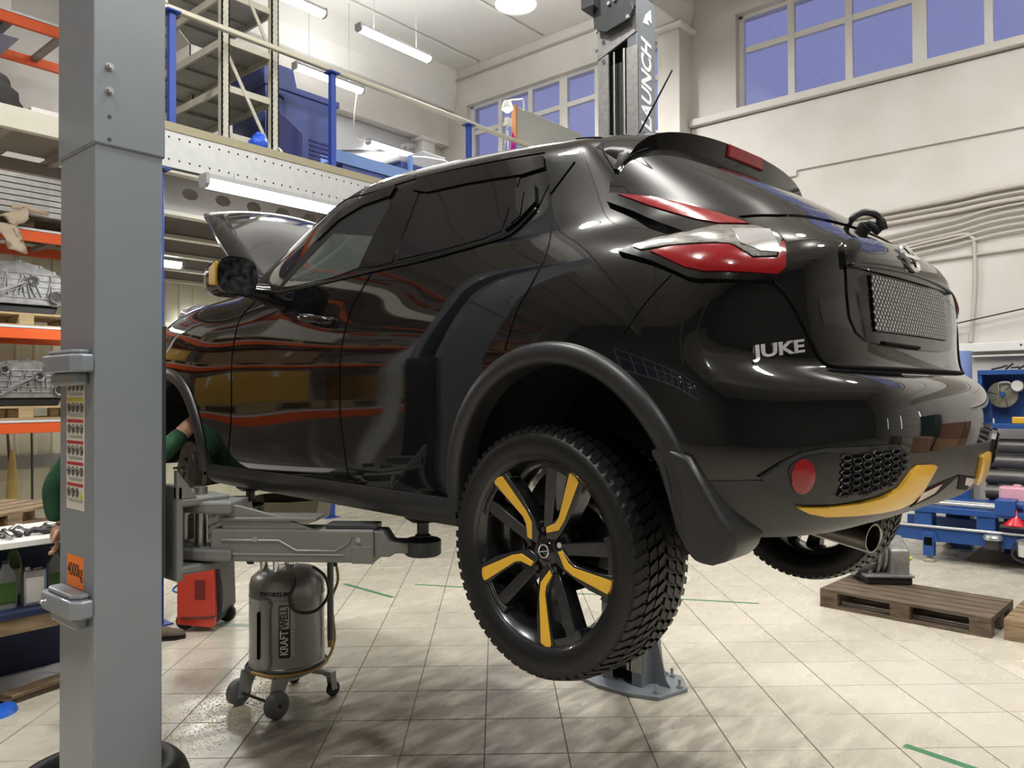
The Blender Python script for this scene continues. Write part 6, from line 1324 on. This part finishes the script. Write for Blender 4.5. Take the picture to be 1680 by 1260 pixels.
o = MB().tube(smooth_path([(XW - .03, 2.6, 3.46), (XW - .03, 1.85, 3.56), (XW - .03, 1.70, 3.52), (XW - .03, 1.67, 3.4), (XW - .03, 1.67, 2.9), (XW - .03, 1.72, 2.3)], 6), .022, 8).build('wall_pipe', 'conduit_grey', smooth=60); tag(o, 'grey conduit bending down the wall towards the white rail', 'conduit')
o = MB().tube([(XW - .03, 2.4, 3.28), (XW - .03, -3, 3.50)], .015, 8).build('wall_pipe', 'conduit_grey', smooth=60); tag(o, 'thin grey pipe running below the cable bundle', 'pipe')
# ------------------------------------------------------------------ mechanic behind the near post, arm in the wheel arch
PS = thing('person', 'person in green work jacket reaching into the front wheel arch', 'person', (1.47, 4.02, 0), radians(-20))
mat('jacket_green', rgb(30, 78, 50), .85, bump=.3, bscale=18, var=.25, scale=6); mat('trousers', rgb(34, 40, 44), .85); mat('skin', rgb(196, 150, 124), .55); mat('hair', (.03, .022, .016), .7); mat('glove', rgb(150, 110, 70), .8)
def skinned(name, pts, edges, radii, m, parent, sub=2):
    me = bpy.data.meshes.new(name); me.from_pydata(pts, edges, []); me.update(); o = bpy.data.objects.new(name, me); COL.objects.link(o)
    sk = o.modifiers.new('skin', 'SKIN'); sk.use_smooth_shade = True
    for v, r in zip(me.skin_vertices[0].data, radii): v.radius = r if isinstance(r, tuple) else (r, r)
    me.skin_vertices[0].data[0].use_root = True
    sb = o.modifiers.new('sub', 'SUBSURF'); sb.levels = sub; sb.render_levels = sub
    dg = bpy.context.evaluated_depsgraph_get(); nm = bpy.data.meshes.new_from_object(o.evaluated_get(dg)); bpy.data.objects.remove(o)
    nm.materials.clear(); return link(name, nm, m, parent, smooth=180)
# local +X faces the wheel
B_ = [(.10, 0, .95), (.07, 0, 1.12), (.06, 0, 1.32), (.09, 0, 1.47), (.13, 0, 1.555), (.155, 0, 1.60),           # pelvis, waist, chest, upper chest, neck base, neck
      (.10, .09, .90), (.12, .10, .50), (.09, .10, .10), (.2, .11, .05),                                          # left leg
      (.10, -.09, .90), (.14, -.10, .50), (.11, -.10, .10), (.22, -.11, .05),                                     # right leg
      (.04, .18, 1.46), (-.10, .25, 1.26), (-.09, .25, 1.14), (-.08, .25, 1.08),                                    # left arm hanging
      (.10, -.17, 1.47), (.26, -.20, 1.36), (.40, -.17, 1.47), (.47, -.15, 1.54)]                                    # right arm reaching
E_ = [(0, 1), (1, 2), (2, 3), (3, 4), (4, 5), (0, 6), (6, 7), (7, 8), (8, 9), (0, 10), (10, 11), (11, 12), (12, 13), (3, 14), (14, 15), (15, 16), (16, 17), (3, 18), (18, 19), (19, 20), (20, 21)]
R_ = [(.15, .12), (.145, .115), (.165, .12), (.15, .105), .06, .052, .095, .07, .05, .045, .095, .07, .05, .045, .078, .058, .05, .045, .078, .058, .05, .045]
skinned('body', B_, E_, R_, 'jacket_green', PS)
# trousers over the lower half
skinned('trousers', [B_[0], B_[6], B_[7], B_[8], B_[10], B_[11], B_[12]], [(0, 1), (1, 2), (2, 3), (0, 4), (4, 5), (5, 6)], [(.155, .125), .095, .075, .06, .095, .075, .06], 'trousers', PS)
for q in (9, 13): MB().sphere((B_[q][0] - .03, B_[q][1], .066), .066, 14, 8, (2.3, 1., 1.)).build('boot', 'unit_black', PS, smooth=180)
hd_ = MB(); hd_.sphere((.185, 0, 1.70), .1, 20, 14, (.95, .78, 1.18)); ho_ = hd_.build('head', 'skin', PS, smooth=180)
MB().lathe([(.02, -.02), (.012, .01), (0, .02)], (.282, 0, 1.69), 'X', 10).build('nose', 'skin', ho_, smooth=180)
for s in (1, -1):
    MB().sphere((.262, s * .032, 1.715), .011, 10, 8).build('eye', 'white_card', ho_, smooth=180); MB().sphere((.18, s * .079, 1.695), .024, 10, 8, (.6, .4, 1)).build('ear', 'skin', ho_, smooth=180)
MB().bar((.268, -.022, 1.645), (.268, .022, 1.645), .006, .008).build('mouth', mat('lip', rgb(150, 90, 80), .6), ho_)
MB().sphere((.17, 0, 1.74), .105, 18, 12, (.95, .82, .95)).build('hair', 'hair', PS, smooth=180)
def hand(base, d, up, m, s):
    """palm with four bent fingers and a thumb, own skinned chains"""
    d = Vector(d).normalized(); up = Vector(up).normalized(); sd = d.cross(up).normalized() * s; b = Vector(base)
    pts = [b, b + d * .045, b + d * .085]; ed = [(0, 1), (1, 2)]; rd = [(.026, .02), (.034, .018), (.036, .016)]
    for k, L in enumerate((.068, .078, .072, .055)):
        o = b + d * .08 + sd * (.027 - .018 * k); i0 = len(pts); pts += [o, o + d * L * .45, o + d * L * .75 - up * L * .25, o + d * L * .85 - up * L * .5]; ed += [(2, i0), (i0, i0 + 1), (i0 + 1, i0 + 2), (i0 + 2, i0 + 3)]; rd += [.0095, .009, .0085, .0075]
    i0 = len(pts); o = b + d * .025 + sd * .035; pts += [o, o + sd * .022 + d * .028 - up * .01, o + sd * .025 + d * .06 - up * .02]; ed += [(1, i0), (i0, i0 + 1), (i0 + 1, i0 + 2)]; rd += [.012, .0105, .009]
    return skinned('hand', [tuple(p) for p in pts], ed, rd, m, PS, 1)
skinned('forearm', [(.44, -.158, 1.51), (.50, -.14, 1.575), (.53, -.135, 1.61)], [(0, 1), (1, 2)], [.043, .038, .03], 'skin', PS, 2)
hand((.53, -.135, 1.61), (.55, .1, .8), (-.8, 0, .55), 'skin', 1)
hand((-.08, .25, 1.07), (.0, 0, -1), (1, 0, 0), 'skin', 1)
# ------------------------------------------------------------------ near end of the window wall, seen only mirrored in the bumper
D1 = struct('door_1', MB().box((XW - .06, -9.6, 0), (XW + .01, -9.4, 3.7)).box((XW - .06, -5.4, 0), (XW + .01, -5.2, 3.7)).box((XW - .06, -9.6, 3.5), (XW + .01, -5.2, 3.7)), 'frame_white')
for k in range(7): MB().box((XW - .05, -9.4, .02 + k * .5), (XW - .01, -5.4, .49 + k * .5)).build('door_panel', 'frame_white', D1, bevel=.01)
for k, y in enumerate((-4.9, -7.4, -9.9)):
    t = thing('wall_lamp', ('first', 'second', 'third')[k] + ' upright tube lamp beside the white sectional door', 'lamp', (XW - .14, y, 1.2)); MB().box((.0, -.04, 0), (.06, .04, 1.5)).build('housing', 'lamp_body', t); MB().cyl((0, 0, .05), (0, 0, 1.45), .025, 10).build('tube', 'tube_glow', t, smooth=60)
t = thing('tall_cabinet', 'dark green steel cabinet near the white sectional door', 'cabinet', (9.7, -3.9, 0)); MB().box((-.4, -.5, .05), (.4, .5, 2.1)).build('body', mat('dark_green', rgb(40, 62, 60), .4), t, bevel=.01); MB().box((-.41, -.49, .1), (-.40, -.01, 2.05)).build('door', 'dark_green', t); MB().box((-.41, .01, .1), (-.40, .49, 2.05)).build('door', 'dark_green', t)
for k, (x, y, z, d) in enumerate(((9.4, -2.5, 0, (.9, 1., .8)), (9.4, -2.45, .8, (.8, .9, .7)), (8.2, -3.4, 0, (.9, .9, .9)), (8.6, -6.6, 0, (.8, .9, .7)))):
    carton('big_carton', (x, y, z), d, ('cardboard', 'brown_box')[k % 2], ('large tan carton, lower of two by the green cabinet', 'brown carton, upper of two by the green cabinet', 'single large tan carton standing off the wall past the bench', 'brown carton standing before the sectional door')[k])
